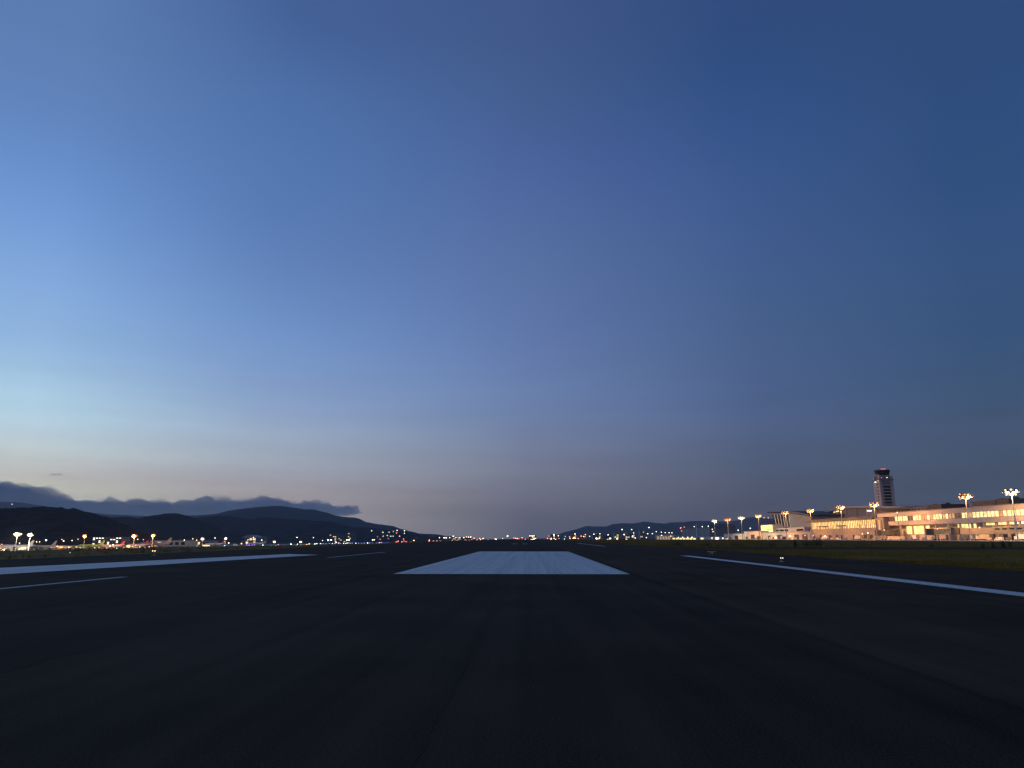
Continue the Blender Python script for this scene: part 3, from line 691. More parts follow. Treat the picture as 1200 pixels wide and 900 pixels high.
east = [(837, 610.4, 1, .9, 'smaller white floodlight mast, farthest left along the east apron'), (852.5, 609, 0, 1.3, 'second orange floodlight mast from the far end of the east apron'),
        (868.5, 607, 1, .8, 'pale small floodlight mast left of the yellow office block'), (888.5, 604.6, 0, 1.2, 'floodlight mast just left of the yellow office block and its hall'),
        (920, 601, 0, 1, 'orange floodlight mast in front of the leaning glass hall'), (949.5, 598.5, 0, 1, 'orange floodlight mast where glass concourse meets leaning hall'),
        (985, 594.5, 0, 1, 'orange floodlight mast before the middle of the glass concourse'), (1024, 591.4, 0, 1, 'orange floodlight mast left of and below the control tower'),
        (1131, 581.6, 0, 1.1, 'tall orange floodlight mast in front of the gate pier'), (1185, 576.6, 1, 1.1, 'tallest floodlight mast at the right, with broad white glow')]
for px, py, w, pw, lab in east:
    p = at_X(px, py, XM); z0 = g(p.x, p.y)
    mast((p.x, p.y, z0), p.z - z0, 'e_flood_white' if w else 'e_flood_orange', WHT if w else SOD, POW * pw, lab, 'floodlight masts along the east apron')

# ------------------------------------------------------------------ boarding bridges
def bridge(label, px, X0, X1, ln_m, turn):
    """tunnel from the pier towards the aircraft stand, cab at the outer end on a wheeled leg"""
    Yb = yb(px, X1); bz_ = g(X1, Yb)
    t_ = thing('boarding_bridge', label, 'boarding bridge', (X0, Yb, bz_)); o = Vector((X0, Yb, bz_))
    dX, dY = X1 - X0, turn; L_ = math.hypot(dX, dY); ux, uy = -dX / L_, -dY / L_
    def seg(u0, u1, w, z0, z1, za, zc):
        q = []
        for (u, lo, hi) in ((u0, z0, z1), (u1, za, zc)):
            for s_ in (-1, 1):
                for z in (lo, hi): q.append((dX + ux * u * L_ - uy * w * s_, dY * 0 + uy * u * L_ + ux * w * s_, z))
        return MB().hexa([q[0], q[2], q[6], q[4], q[1], q[3], q[7], q[5]])
    t1 = seg(0, .55, 1.9, 5.4, 9.0, 4.7, 8.3).build('inner_tunnel', ln_m, t_)
    seg(.5, .92, 2.3, 4.3, 8.3, 3.9, 7.9).build('outer_tunnel', ln_m, t_)
    for k in range(5):
        u = .06 + k * .09
        seg(u, u + .06, 1.96, 7.3 - u, 8.2 - u, 7.3 - u, 8.2 - u).build('window_pane', 'glass_dark', t1)
    e = Vector((dX + ux * L_ * .97, uy * L_ * .97, 0))
    MB().tube(e + Vector((0, 0, 3.7)), e + Vector((0, 0, 8.1)), 2.7, k=12).build('cab', 'steel_dark', t_)
    MB().tube(e + Vector((0, 0, 8.1)), e + Vector((0, 0, 8.5)), 2.9, k=12).build('cab_roof', ln_m, t_)
    mid = Vector((dX + ux * L_ * .72, uy * L_ * .72, 0))
    for s_ in (-1, 1):
        a_ = mid + Vector((-uy * 1.6 * s_, ux * 1.6 * s_, 0))
        MB().tube(a_ + Vector((0, 0, .9)), a_ + Vector((0, 0, 4.3)), .38, k=6).build('leg', 'white_paint', t_)
        MB().tube(a_ + Vector((-uy * .3, ux * .3, .55)), a_ + Vector((uy * .3, -ux * .3, .55)), .55, k=10).build('wheel', 'tyre', t_)
    MB().tube((dX - .5, 0, 0), (dX - .5, 0, 9.4), 2.4, k=12).build('rotunda', 'concrete_dark', t_)
    MB().box(dX + ux * L_ * .66 - .2, dX + ux * L_ * .66 + .2, uy * L_ * .66 - .2, uy * L_ * .66 + .2, 8.1, 8.6).build('beacon', 'e_warm', t_)
    return t_
bridge('grey boarding bridge at the right edge, sloping down from gate pier', 1212, 280, 322, 'concrete_dark', -16)
bridge('pinkish boarding bridge below the orange mast at the gate pier', 1118, 296, 322, 'panel', 14)
bridge('pale boarding bridge with dark cab, between the two tallest masts', 1160, 290, 322, 'roof_grey', 20)
bridge('short boarding bridge beside the grey stair tower', 1052, 300, 322, 'concrete_dark', 10)

# ------------------------------------------------------------------ apron vehicles
def wheels(t_, L_, w, r):
    me = None
    for x_ in (-L_ * .31, L_ * .31):
        for y_ in (-w / 2, w / 2):
            m_ = MB().tube((x_, y_ - .14, r), (x_, y_ + .14, r), r, k=10); m_.build('wheel', 'tyre', t_)
def van(paintm):
    t_ = thing('service_van', None, 'van')
    L_, w, h = 5.2, 1.9, 2.2; s_ = w / 2
    pr = [(-L_ / 2, .35), (L_ / 2, .35), (L_ / 2, 1.05), (L_ / 2 - .9, 1.25), (L_ / 2 - 1.5, h), (-L_ / 2 + .1, h), (-L_ / 2, 1.1)]
    MB().loft([[(a_, -s_, b_) for a_, b_ in pr], [(a_, s_, b_) for a_, b_ in pr]]).build('body', paintm, t_)
    for sd in (-1, 1):
        MB().box(L_ / 2 - 2.5, L_ / 2 - 1.6, sd * s_ - .03, sd * s_ + .03, 1.3, 1.95).build('side_window', 'glass_dark', t_)
        MB().box(L_ / 2 - .02, L_ / 2 + .05, sd * .65 - .15, sd * .65 + .15, .7, .95).build('headlight', 'e_warm', t_)
    MB().hexa([(L_ / 2 - .92, -s_ + .1, 1.3), (L_ / 2 - .86, -s_ + .1, 1.3), (L_ / 2 - .86, s_ - .1, 1.3), (L_ / 2 - .92, s_ - .1, 1.3), (L_ / 2 - 1.46, -s_ + .1, 2.1), (L_ / 2 - 1.40, -s_ + .1, 2.1), (L_ / 2 - 1.40, s_ - .1, 2.1), (L_ / 2 - 1.46, s_ - .1, 2.1)]).build('windscreen', 'glass_dark', t_)
    wheels(t_, L_, w, .36); return t_
def truck(paintm, boxm):
    t_ = thing('catering_truck', None, 'truck')
    MB().box(1.9, 4.1, -1.15, 1.15, .5, 2.7).build('cab', paintm, t_)
    MB().box(4.06, 4.14, -1.0, 1.0, 1.5, 2.4).build('windscreen', 'glass_dark', t_)
    MB().box(-4.1, 1.7, -1.25, 1.25, 1.0, 4.0).build('cargo_box', boxm, t_)
    MB().box(-4.1, 4.0, -.5, .5, .5, .98).build('chassis', 'steel_dark', t_)
    wheels(t_, 8.2, 2.3, .5); return t_
def tug(paintm):
    t_ = thing('baggage_tug', None, 'tug')
    MB().box(-1.6, 1.6, -.75, .75, .35, 1.0).build('body', paintm, t_)
    MB().box(-1.5, .1, -.7, .7, 1.85, 1.95).build('canopy', 'white_paint', t_)
    for x_ in (-1.4, .0):
        for y_ in (-.6, .6): MB().tube((x_, y_, 1.0), (x_, y_, 1.85), .05, k=5).build('post', 'steel_dark', t_)
    wheels(t_, 3.2, 1.5, .35); return t_
def cart(paintm):
    t_ = thing('baggage_cart', None, 'cart')
    MB().box(-1.6, 1.6, -.8, .8, .45, .6).build('deck', 'steel', t_)
    MB().box(-1.5, 1.5, -.75, .75, .62, 2.0).build('container', paintm, t_)
    MB().box(-1.6, 1.6, -.82, .82, 2.02, 2.1).build('roof', 'roof_grey', t_)
    wheels(t_, 3.2, 1.5, .28); return t_
def bus(paintm):
    t_ = thing('apron_bus', None, 'bus')
    MB().box(-6.5, 6.5, -1.45, 1.45, .35, 3.0).build('body', paintm, t_)
    for sd in (-1, 1):
        for k in range(6): MB().box(-6.0 + k * 2, -4.3 + k * 2, sd * 1.45 - .03, sd * 1.45 + .03, 1.4, 2.5).build('window', 'win_dim', t_)
    MB().box(6.47, 6.54, -1.3, 1.3, 1.2, 2.7).build('windscreen', 'glass_dark', t_)
    wheels(t_, 13, 2.8, .5); return t_
GV = 'service vehicles on the east apron'
rndv = random.Random(12)
specs = [(van, ('white_paint',)), (truck, ('white_paint', 'white_paint')), (tug, ('yellow_paint',)), (cart, ('grey_paint',)), (bus, ('white_paint',)), (van, ('grey_paint',)), (truck, ('blue_paint', 'white_paint')), (cart, ('white_paint',))]
words = ['white service van', 'white catering truck', 'yellow baggage tug', 'grey baggage cart', 'white apron bus', 'grey service van', 'truck with blue cab', 'white baggage cart']
near = [(852, 'at the far cargo shed'), (858, 'before the lower cargo shed'), (866, 'by the lower cargo shed door'), (876, 'before the cargo shed'), (884, 'at the cargo shed door'), (897, 'below the yellow office block'), (904, 'left under the leaning glass hall'),
        (911, 'under the leaning glass hall'), (917, 'right under the mast by the leaning hall'), (925, 'beside the baggage hall'), (932, 'at the baggage hall door'), (941, 'right of the baggage hall doors'), (952, 'at the left end of the glass concourse'),
        (958, 'under the left part of the glass concourse'), (966, 'under the first concourse canopy'), (974, 'under the glass concourse'), (982, 'at the mast before the glass concourse'), (990, 'under the second concourse canopy'), (1004, 'under the right part of the glass concourse'),
        (1015, 'near the mast below the control tower'), (1024, 'left of the grey stair tower'), (1041, 'right of the grey stair tower'), (1049, 'by the short boarding bridge'), (1060, 'below the lit bays of the gate pier'), (1072, 'right of the lit bays of the gate pier'),
        (1082, 'below the gate pier, left of its second column of doors'), (1092, 'below the pier before the dark roof box'), (1105, 'left of the pinkish boarding bridge'), (1126, 'under the pinkish boarding bridge'), (1138, 'right of the tall orange mast'), (1150, 'beside the pale boarding bridge'), (1158, 'under the pale boarding bridge'), (1170, 'right of the pale boarding bridge'), (1181, 'at the foot of the white floodlight mast'), (1195, 'under the grey bridge at right')]
protos = {}
for i, (px, wh) in enumerate(near):
    k = [0, 3, 1, 2, 5, 7, 4, 3, 6, 0, 7, 2, 3, 5, 1, 7][i % 16]
    if k not in protos: o_ = protos[k] = specs[k][0](*specs[k][1])
    else: o_ = copy_tree(protos[k])
    X = rndv.uniform(298, 312); Y = yb(px, X)
    o_.location = (X, Y, g(X, Y)); o_.rotation_euler = (0, 0, rndv.choice([R(90), R(-90), R(75), R(110), R(170)]))
    tag(o_, words[k] + ' parked ' + wh, specs[k][0].__name__ if k != 6 else 'truck', GV)

# ------------------------------------------------------------------ aircraft on the west apron
def aircraft(L_, body, fin, name='airliner'):
    t_ = thing(name, None, 'airliner'); r = L_ * .052; zc = r + 1.9 * L_ / 38
    rings = []
    for u, s_, dz in ((0, .05, -.25), (.012, .3, -.2), (.035, .58, -.12), (.075, .85, -.04), (.12, 1, 0), (.3, 1, 0), (.66, 1, 0), (.76, .88, .1), (.85, .62, .3), (.93, .34, .55), (1, .08, .72)):
        rings.append([(L_ / 2 - u * L_, r * s_ * math.cos(a_ * math.pi / 6), zc + r * dz + r * s_ * math.sin(a_ * math.pi / 6)) for a_ in range(12)])
    MB().loft(rings).build('fuselage', body, t_, True)
    k = L_ / 38
    for sd in (-1, 1):
        wr = []
        for (yy, xl, ch, th, z) in ((1.2, 3.6, 7.2, .8, zc - .9), (6.0, 0.6, 4.6, .5, zc - .45), (17.0, -5.6, 1.5, .2, zc + .5)):
            wr.append([(k * xl, sd * yy * k, z), (k * (xl - ch * .4), sd * yy * k, z + th / 2 * k), (k * (xl - ch), sd * yy * k, z), (k * (xl - ch * .5), sd * yy * k, z - th / 2 * k)])
        MB().loft(wr).build('wing', 'grey_paint' if body != 'white_paint' else 'white_paint', t_)
        MB().loft([[(k * -5.6, sd * 17 * k, zc + .5), (k * -7.1, sd * 17 * k, zc + .5), (k * -7.1, sd * 17.15 * k, zc + .5)], [(k * -7.3, sd * 17.6 * k, zc + 2.7 * k), (k * -8.0, sd * 17.6 * k, zc + 2.7 * k), (k * -8.0, sd * 17.7 * k, zc + 2.7 * k)]]).build('winglet', fin, t_)
        er = []
        for u, s_ in ((0, .86), (.1, 1), (.55, .95), (1, .6)):
            er.append([(k * (4.6 - 3.6 * u), sd * 5.2 * k + 1.05 * k * s_ * math.cos(a_ * math.pi / 5), zc - 1.55 * k + 1.05 * k * s_ * math.sin(a_ * math.pi / 5)) for a_ in range(10)])
        MB().loft(er).build('engine', body, t_, True)
        tr = []
        for (yy, xl, ch) in ((.6, -14.4, 3.6), (6.6, -17.6, 1.4)):
            z = zc + .9 * k + yy * .09 * k
            tr.append([(k * xl, sd * yy * k, z), (k * (xl - ch * .4), sd * yy * k, z + .15 * k), (k * (xl - ch), sd * yy * k, z), (k * (xl - ch * .4), sd * yy * k, z - .15 * k)])
        MB().loft(tr).build('tailplane', body, t_)
        MB().tube((k * -1.6, sd * 2.6 * k, .5 * k), (k * -1.6, sd * 2.6 * k, zc - .5), .16 * k, k=6).build('main_gear', 'steel', t_)
        MB().tube((k * -1.6, sd * 2.6 * k - .3 * k, .55 * k), (k * -1.6, sd * 2.6 * k + .3 * k, .55 * k), .55 * k, k=10).build('wheel', 'tyre', t_)
    fr = []
    for (z, xl, ch, th) in ((zc + r * .6, -11.2, 6.6, .5), (zc + r + 1.6 * k, -13.6, 4.9, .4), (zc + 7.6 * k, -17.6, 2.2, .2)):
        fr.append([(k * xl, 0, z), (k * (xl - ch * .4), th / 2, z), (k * (xl - ch), 0, z), (k * (xl - ch * .4), -th / 2, z)])
    MB().loft(fr).build('tail_fin', fin, t_)
    MB().tube((k * 14, 0, .4 * k), (k * 14, 0, zc - r * .8), .12 * k, k=6).build('nose_gear', 'steel', t_)
    MB().tube((k * 14, -.25 * k, .4 * k), (k * 14, .25 * k, .4 * k), .4 * k, k=10).build('wheel', 'tyre', t_)
    MB().box(L_ / 2 - .075 * L_, L_ / 2 - .048 * L_, -r * .55, r * .55, zc + r * .38, zc + r * .62).build('cockpit_window', 'glass_dark', t_)
    return t_
GA = 'airliners parked on the west apron'
def west(px, X): return at_X(px, 638, X).y
planes = [(36, 'white_paint', 'white_paint', 38, 'white airliner farthest left on the west apron, under the brightest mast', 6),
          (65, 'grey_paint', 'grey_paint', 36, 'dull grey airliner with pointed tail, second from the left edge', -4),
          (120.5, 'green_paint', 'green_paint', 38, 'bright green airliner parked among white ones on the left', 0),
          (143.5, 'white_paint', 'red_paint', 34, 'white airliner with reddish tail right of the green one', 8),
          (172.5, 'white_paint', 'red_paint', 36, 'white airliner under the big orange lamp on the left', -3),
          (197, 'grey_paint', 'grey_paint', 50, 'large grey airliner with tall tail before the long grey hangar', 12),
          (262, 'white_paint', 'red_paint', 38, 'white airliner with tail beside the second orange lamp pair, left of centre', 4),
          (310, 'white_paint', 'blue_paint', 40, 'pale airliner in front of the domed hangar', 10)]
pp = {}
for px, b_, f_, L_, lab, rot in planes:
    X = -600.0; Y = west(px, X)
    o_ = aircraft(L_, b_, f_)
    o_.location = (X - L_ * .45, Y, g(X, Y)); o_.rotation_euler = (0, 0, R(180 + rot)); tag(o_, lab, 'airliner', GA)

WV = [(4, 0, 'at the far left edge'), (14, 3, 'left of the first airliner tail'), (27, 1, 'under the white airliner'), (42, 7, 'right of the white airliner'), (51, 3, 'between the white and grey airliners'), (70, 1, 'right of the grey airliner'), (77, 0, 'left of the green airliner nose'), (86, 7, 'at the green airliner nose'), (104, 2, 'beside the green airliner'), (127, 4, 'right of the green tail'), (133, 3, 'near the reddish tail'), (151, 6, 'under the big orange mast'), (160, 0, 'right of the big orange mast'), (183, 1, 'before the long pale hangar'), (192, 3, 'at the long pale hangar door'), (232, 0, 'before the low grey hangar'), (241, 4, 'right of the low grey hangar'), (250, 2, 'left of the reddish tail left of centre'), (276, 1, 'left of the rounded hangar')]
for px, k, wh in WV:
    X = -575 + rndv.uniform(-12, 12); Y = west(px, X)
    o_ = copy_tree(protos[k]) ; o_.location = (X, Y, g(X, Y)); o_.rotation_euler = (0, 0, rndv.uniform(0, 6.28))
    tag(o_, words[k] + ' on the west apron ' + wh, specs[k][0].__name__, 'service vehicles on the west apron')

# --- buildings behind the west apron
def wbuild(name, label, px0, px1, ptop, X, m, win=None, rows=0, cols=0, deep=30, roof='roof_grey', wm='win_warm', dome=False, prob=.6, zbase=None):
    Yb = west((px0 + px1) / 2, X); pl, pr_ = at_Y(px0, 636, Yb), at_Y(px1, 636, Yb)
    zb = g(X, Yb); zt_ = at_Y((px0 + px1) / 2, ptop, Yb).z
    t_ = thing(name, label, 'hangar' if 'hangar' in name else 'building', (pl.x, Yb, zb)); B = bld(t_)
    B().box(pl.x, pr_.x, Yb, Yb + deep, zb - .5, zt_ - .5).build('wall', m)
    if dome:
        n = 12; rp = [(pl.x - .5 + (pr_.x - pl.x + 1) * i / n, zt_ - .5 + dome * math.sin(math.pi * i / n)) for i in range(n + 1)]
        B().loft([[(x_, Yb - .6, z_) for x_, z_ in rp], [(x_, Yb + deep + .6, z_) for x_, z_ in rp]]).build('roof', roof)
    else:
        B().box(pl.x - .5, pr_.x + .5, Yb - .5, Yb + deep + .5, zt_ - .5, zt_).build('roof', roof)
    rr = random.Random(int(px0 * 7 + px1))
    W2 = pr_.x - pl.x
    for i in range(cols):
        for j in range(rows):
            zz = zb + 1.0 + (zt_ - zb - 2.0) * (j + .2) / rows; hh = (zt_ - zb - 2.0) / rows * .6
            lit = rr.random() < prob
            B().box(pl.x + W2 * (i + .2) / cols, pl.x + W2 * (i + .8) / cols, Yb - .2, Yb - .01, zz, zz + hh).build('window', wm if lit else 'glass_dark')
    return t_
wbuild('west_terminal', 'low brightly lit terminal at the far left edge behind the airliners', -60, 22, 638.2, -690, 'white_wall', rows=2, cols=14, wm='win_warm', prob=.75)
wbuild('west_terminal', 'low lit terminal wing behind the grey airliner on the left', 40, 62, 639.2, -690, 'white_wall', rows=1, cols=9, wm='win_white', prob=.8)
wbuild('west_terminal', 'low pinkish lit terminal wing behind the green airliner', 64, 107, 639.4, -690, 'panel', rows=1, cols=14, wm='win_warm', prob=.6)
wbuild('west_terminal', 'low lit terminal wing left of the big orange mast', 126, 174, 638.8, -690, 'panel', rows=1, cols=14, wm='win_dim', prob=.7)
wbuild('apartment_block', 'block with columns of lit windows behind the green tailed airliner', 108, 142, 629.2, -830, 'concrete_dark', rows=6, cols=10, wm='win_white', prob=.25, roof='roof_dark')
wbuild('long_hangar', 'long pale hangar left of centre behind the large grey airliner', 176, 218, 633.4, -690, 'concrete', rows=1, cols=6, prob=.2, deep=50)
wbuild('low_hangar', 'low grey hangar right of the long pale hangar', 219, 246, 633.6, -690, 'concrete_dark', rows=1, cols=5, prob=.2, deep=40)
wbuild('domed_hangar', 'grey hangar with rounded roof left of centre', 283, 300, 629.5, -760, 'concrete_dark', rows=2, cols=4, prob=.2, deep=50, dome=6.0)
wbuild('town_building', 'grey building block beside the rounded hangar', 301, 309, 628.5, -800, 'concrete_dark', rows=3, cols=3, prob=.3)
for px0, px1, pt, D, lab in ((386, 394, 626, 2600, 'narrow grey green tower block below the long ridge'), (396, 405, 625.5, 2800, 'left one of two pale blocks on the slope below the ridge'), (405.5, 415, 624.3, 2800, 'right one of two pale blocks on the slope below the ridge'),
                            (720, 738, 623.2, 2300, 'wide grey apartment block right of centre with lit roof'), (740, 746, 626, 2300, 'small pale block beside the wide apartment block'), (750.5, 755, 622, 2100, 'slim pale tower block right of the wide apartment block'),
                            (620, 628.5, 627.2, 3600, 'flat bright building at the far end of the runway'), (645, 652, 626, 3400, 'small pale building far behind the runway end, right'), (671, 677, 625.6, 3200, 'orange lit building far right of the runway end'), (695, 704, 625.5, 2700, 'low grey building left of the wide apartment block'), (706, 716, 627, 2600, 'long low building before the wide apartment block'), (543, 552, 629, 3600, 'low lit building left of the runway end'), (529, 540, 629, 3300, 'low building with white lights left of the runway end')):
    pl, pr_ = at_Y(px0, 632, D), at_Y(px1, 632, D); zb = g(pl.x, D); zt_ = at_Y(px0, pt, D).z
    t_ = thing('town_building', lab, 'building', (pl.x, D, zb)); B = bld(t_)
    B().box(pl.x, pr_.x, D, D + 30, zb - 1, zt_ - .8).build('wall', 'concrete_dark')
    B().box(pl.x - .6, pr_.x + .6, D - .6, D + 30.6, zt_ - .8, zt_).build('roof', 'roof_grey')
    nc, nr = max(3, int((pr_.x - pl.x) / 6)), max(2, int((zt_ - zb) / 5)); rr = random.Random(int(px0))
    lm = 'e_warm' if px0 in (620, 671, 645) else 'win_warm'
    for i in range(nc):
        for j in range(nr):
            x0_ = pl.x + (pr_.x - pl.x) * i / nc; zz = zb + (zt_ - zb) * j / nr
            B().box(x0_ + .8, x0_ + (pr_.x - pl.x) / nc - .8, D - .3, D - .01, zz + 1.2, zz + 3.4).build('window', lm if rr.random() < (.8 if px0 == 620 and j == nr - 1 else .22) else 'glass_dark')

# --- grey hangar far along the east apron, its roof lights, and a pale pole
Y0, Y1 = yb(832, 420), yb(799, 420); zt_ = PX(815, 619, 420)[1]; bz_ = g(420, Y0)
hg = thing('large_hangar', 'grey hangar with dark roof and white lamps left of the cargo sheds', 'hangar', (420, Y0, bz_)); B = bld(hg)
B().box(420, 480, Y0, Y1, bz_ - 1, zt_).build('wall', 'concrete_dark')
B().prism_x([(Y0 - 4, zt_), (Y1 + 4, zt_), (Y1 - 30, zt_ + 7), (Y0 + 20, zt_ + 8)], 419, 482).build('roof', 'roof_dark')
for k in range(6):
    B().box(419.4, 419.98, Y0 + (Y1 - Y0) * (k + .06) / 6, Y0 + (Y1 - Y0) * (k + .94) / 6, bz_, zt_ - 4).build('door_leaf', 'concrete_dark')
for px, py in ((798, 618.4), (801.8, 617.6), (813.5, 617.2), (823, 617.2), (830, 616.6)):
    p = at_X(px, py, 418.6); B().ball(p, 1.0, 6, 4).build('roof_lamp', 'e_white' if px > 805 else 'e_pink')
for px, py in ((834.6, 620.2), (835.6, 623)):
    p = at_X(px, py, 418.6); B().ball(p, .9, 6, 4).build('wall_lamp', 'e_warm')
shed('freight_building', 'long low freight building with lit front below the grey hangar', 786, 816, 330, 4.2, [(788 + k * 4, 791 + k * 4, 3.2, 'win_warm') for k in range(7)], m='concrete_dark')
shed('freight_building', 'low freight building right of the pale mast', 819, 847, 330, 4.6, [(821, 824, 3, 'win_warm'), (833, 835, 3, 'win_dim'), (838, 842, 3.6, 'win_white')], m='panel')
shed('lit_warehouse', 'low yellowish warehouse left of the grey hangar', 768, 790, 420, 14, [(770 + k * 3.2, 772 + k * 3.2, 10, 'win_dim') for k in range(6)], m='panel')
p = at_X(816.8, 631, 300); z0 = g(300, p.y)
pm = thing('pale_pole', 'tall pale tapering pole standing before the grey hangar', 'pole', (300, p.y, z0))
MB().tube((0, 0, 0), (0, 0, at_X(816.8, 612.5, 300).z - z0), 1.0, .25, 10).build('shaft', 'white_wall', pm)
MB().box(-1.3, 1.3, -1.3, 1.3, -.2, .8).build('base', 'concrete', pm)
MB().ball((0, 0, at_X(816.8, 612.5, 300).z - z0), .35, 6, 4).build('cap', 'steel', pm)

# ------------------------------------------------------------------ west floodlight masts
GW = 'floodlight masts along the west apron'
for px, py, w, pw, lab, X in ((20.5, 626, 1, 1.2, 'brightest yellow white floodlight mast at the far left', -545), (35.5, 626.8, 1, .3, 'smaller pale floodlight mast right of the brightest one', -545),
                           (99.5, 628, 0, .6, 'dim orange floodlight mast above the green airliner', -545), (157.5, 628, 0, 1.2, 'big orange floodlight mast left of the long pale hangar', -545),
                           (179.5, 627.3, 0, .8, 'second orange floodlight mast close right of the big one', -545), (237.5, 631.3, 1, .35, 'small warm floodlight mast over the low grey hangar', -545), (264.5, 631, 1, .5, 'small warm floodlight mast beside the reddish tail left of centre', -545),
                           (321.5, 634.8, 1, .3, 'small warm lamp mast right of the rounded hangar', -545), (352.5, 635, 1, .3, 'small warm lamp mast left of the narrow tower block', -545)):
    p = at_X(px, py, X); z0 = g(p.x, p.y)
    mast((p.x, p.y, z0), p.z - z0, 'e_flood_white' if w else 'e_flood_orange', WHT if w else SOD, POW * (pw + .3) * 3.0, lab, GW, crown=2.5 if pw > 1 else (1.7 if pw > .7 else 1.1), aim=(-.45, .7, -.55), spill=.03)

# ------------------------------------------------------------------ specks of light in the town, on the slopes and along the taxiways
heads, pole_me = {}, MB().tube((0, 0, 0), (0, 0, 1), .12, .08, 5).mesh('pole', 'steel_dark')
def speck(px, py, D, c, size, label, cat='street lamp', group=None, name='street_lamp', lift=None):
    p = at_Y(px, py, D); zg = g(p.x, p.y)
    if lift is not None: zg = p.z - lift
    zg = min(zg, p.z - .5)
    key = 'e_' + c
    if key not in heads: heads[key] = MB().ball((0, 0, 0), 1, 6, 4).mesh('lamp_head', key)
    t_ = thing(name, label, cat, (p.x, p.y, zg), 0, group)
    pl = link('pole', pole_me, t_); pl.scale = (1, 1, p.z - zg)
    h = link('lamp_head', heads[key], t_); h.location = (0, 0, p.z - zg); r = size * .44 * D / 869; h.scale = (r, r, r * .8)
    return t_
cw = {'white': 'white', 'warm': 'warm white', 'orange': 'orange', 'red': 'red', 'pink': 'reddish', 'blue': 'blue', 'violet': 'violet', 'green': 'greenish white'}
def specks(lst, D, where, cat='street lamp', name='street_lamp', jit=0.0, lift=None):
    r_ = random.Random(len(lst) * 3 + D)
    for c in sorted({q[2] for q in lst}):
        mine = sorted([q for q in lst if q[2] == c])
        for n_, (px, py, c, s) in enumerate(mine):
            lab = 'tiny ' + cw[c] + ' light ' + where if len(mine) == 1 else ORD[n_] + ' from left of ' + cw[c] + ' lights ' + where
            speck(px, py, D * (1 + r_.uniform(-jit, jit)), c, s, lab, cat, cw[c] + ' lights ' + where, name, lift)
ORD = 'first second third fourth fifth sixth seventh eighth ninth tenth eleventh twelfth thirteenth fourteenth fifteenth sixteenth seventeenth eighteenth nineteenth twentieth'.split()
specks([(14, 590.8, 'white', 1.3)], 11300, 'alone high on the mountain at far left', jit=0, lift=8)
specks([(54, 633, 'white', 2.2), (43, 635, 'warm', 1.2), (46.5, 635, 'warm', 1.1), (72.5, 632, 'warm', 1.1), (74.5, 634, 'warm', 1.8), (84.5, 633.4, 'warm', 1.3), (91.5, 631.8, 'warm', .9), (161.5, 632, 'warm', 1.2), (168, 632.5, 'orange', 1.2), (23, 636.5, 'white', 1.2), (216, 633, 'warm', 1.5), (226, 631.5, 'warm', 1.2), (230.5, 633, 'warm', 1.2), (252, 630.5, 'white', 1.2)], 1500, 'above the airliners on the left', jit=.1)
specks([(5, 641, 'warm', 1.5), (12, 640, 'warm', 1.6), (18, 638.5, 'orange', 1.5), (45, 639.2, 'orange', 1), (49, 639.2, 'orange', 1), (53, 639.2, 'orange', 1), (71, 643, 'white', 2.2), (75, 642, 'warm', 1.6), (111, 642, 'warm', 1.3), (125, 642.5, 'pink', 1.2), (137, 642.6, 'white', 1.3), (141, 642.6, 'white', 1.2), (155, 640.5, 'orange', 1.6), (164, 641, 'white', 1.2), (170, 641.5, 'warm', 1.4), (2, 638, 'orange', 1.6), (9, 638.2, 'pink', 1.3), (25, 640.6, 'warm', 1.6), (31, 641.8, 'warm', 1.3), (58, 641.6, 'orange', 1.2), (67, 640.2, 'warm', 1.3), (81, 641.6, 'warm', 1.5), (94, 642, 'orange', 1.3), (116, 641.8, 'pink', 1.4), (129, 639.6, 'warm', 1.8), (132.5, 638.4, 'white', 1.6), (145, 641.4, 'orange', 1.4), (159, 639, 'orange', 1.6), (175, 640.8, 'warm', 1.3)], 960, 'at the feet of the airliners on the left', cat='apron lamp', name='apron_lamp', jit=.04)
specks([(148.5, 642.6, 'violet', 1.5), (152, 642.4, 'violet', 1.3), (169, 641.6, 'violet', 1.4), (289, 638.6, 'violet', 1.3), (292, 638.8, 'violet', 1.3), (295.5, 638.8, 'violet', 1.1), (298, 638.4, 'violet', 1.0)], 1350, 'low on the ground before the parked airliners', cat='taxiway light', name='taxiway_light', jit=.03)
specks([(205, 641.8, 'white', 1.2), (229, 640.4, 'warm', 1.2), (233, 639.5, 'warm', 2.2), (242, 640, 'white', 1.8), (248, 637.6, 'orange', 2), (263, 639.6, 'white', 1.2), (268, 636.3, 'warm', 1.6), (271, 641.2, 'warm', 1.2), (283, 637, 'orange', 2), (290.5, 632.6, 'pink', 1.5), (297, 629.8, 'white', 1.2), (296.8, 632, 'white', 1.1), (307, 633, 'warm', 1), (308, 638.8, 'green', 1.6), (306.5, 633, 'white', 1.2)], 1500, 'around the hangars left of centre', jit=.06)
specks([(307.5, 639.5, 'white', 1.4), (326, 638.2, 'pink', 1), (334, 638.4, 'violet', 1.2), (337, 639, 'white', 1.3), (341, 637.6, 'white', 1.4), (348, 629.8, 'white', 1.2), (348.6, 637.6, 'warm', 1.1), (353, 638.8, 'orange', 2), (356, 638.6, 'orange', 2), (359.5, 638.3, 'orange', 2), (362.3, 637.4, 'warm', 1.2), (367.3, 630, 'warm', 1), (369, 637.5, 'green', 1.5), (371.3, 637, 'green', 1.2)], 1900, 'low along the airfield, left of the tower block', jit=.08)
specks([(376 + i * 3.4 + random.uniform(-.8, .8), 637.2 - i * .05 + random.uniform(-.25, .25), 'blue' if i % 4 else 'white', random.uniform(.9, 1.4)) for i in range(24)], 2000, 'in the long bluish row left of the runway', cat='taxiway light', name='taxiway_light', jit=.02)
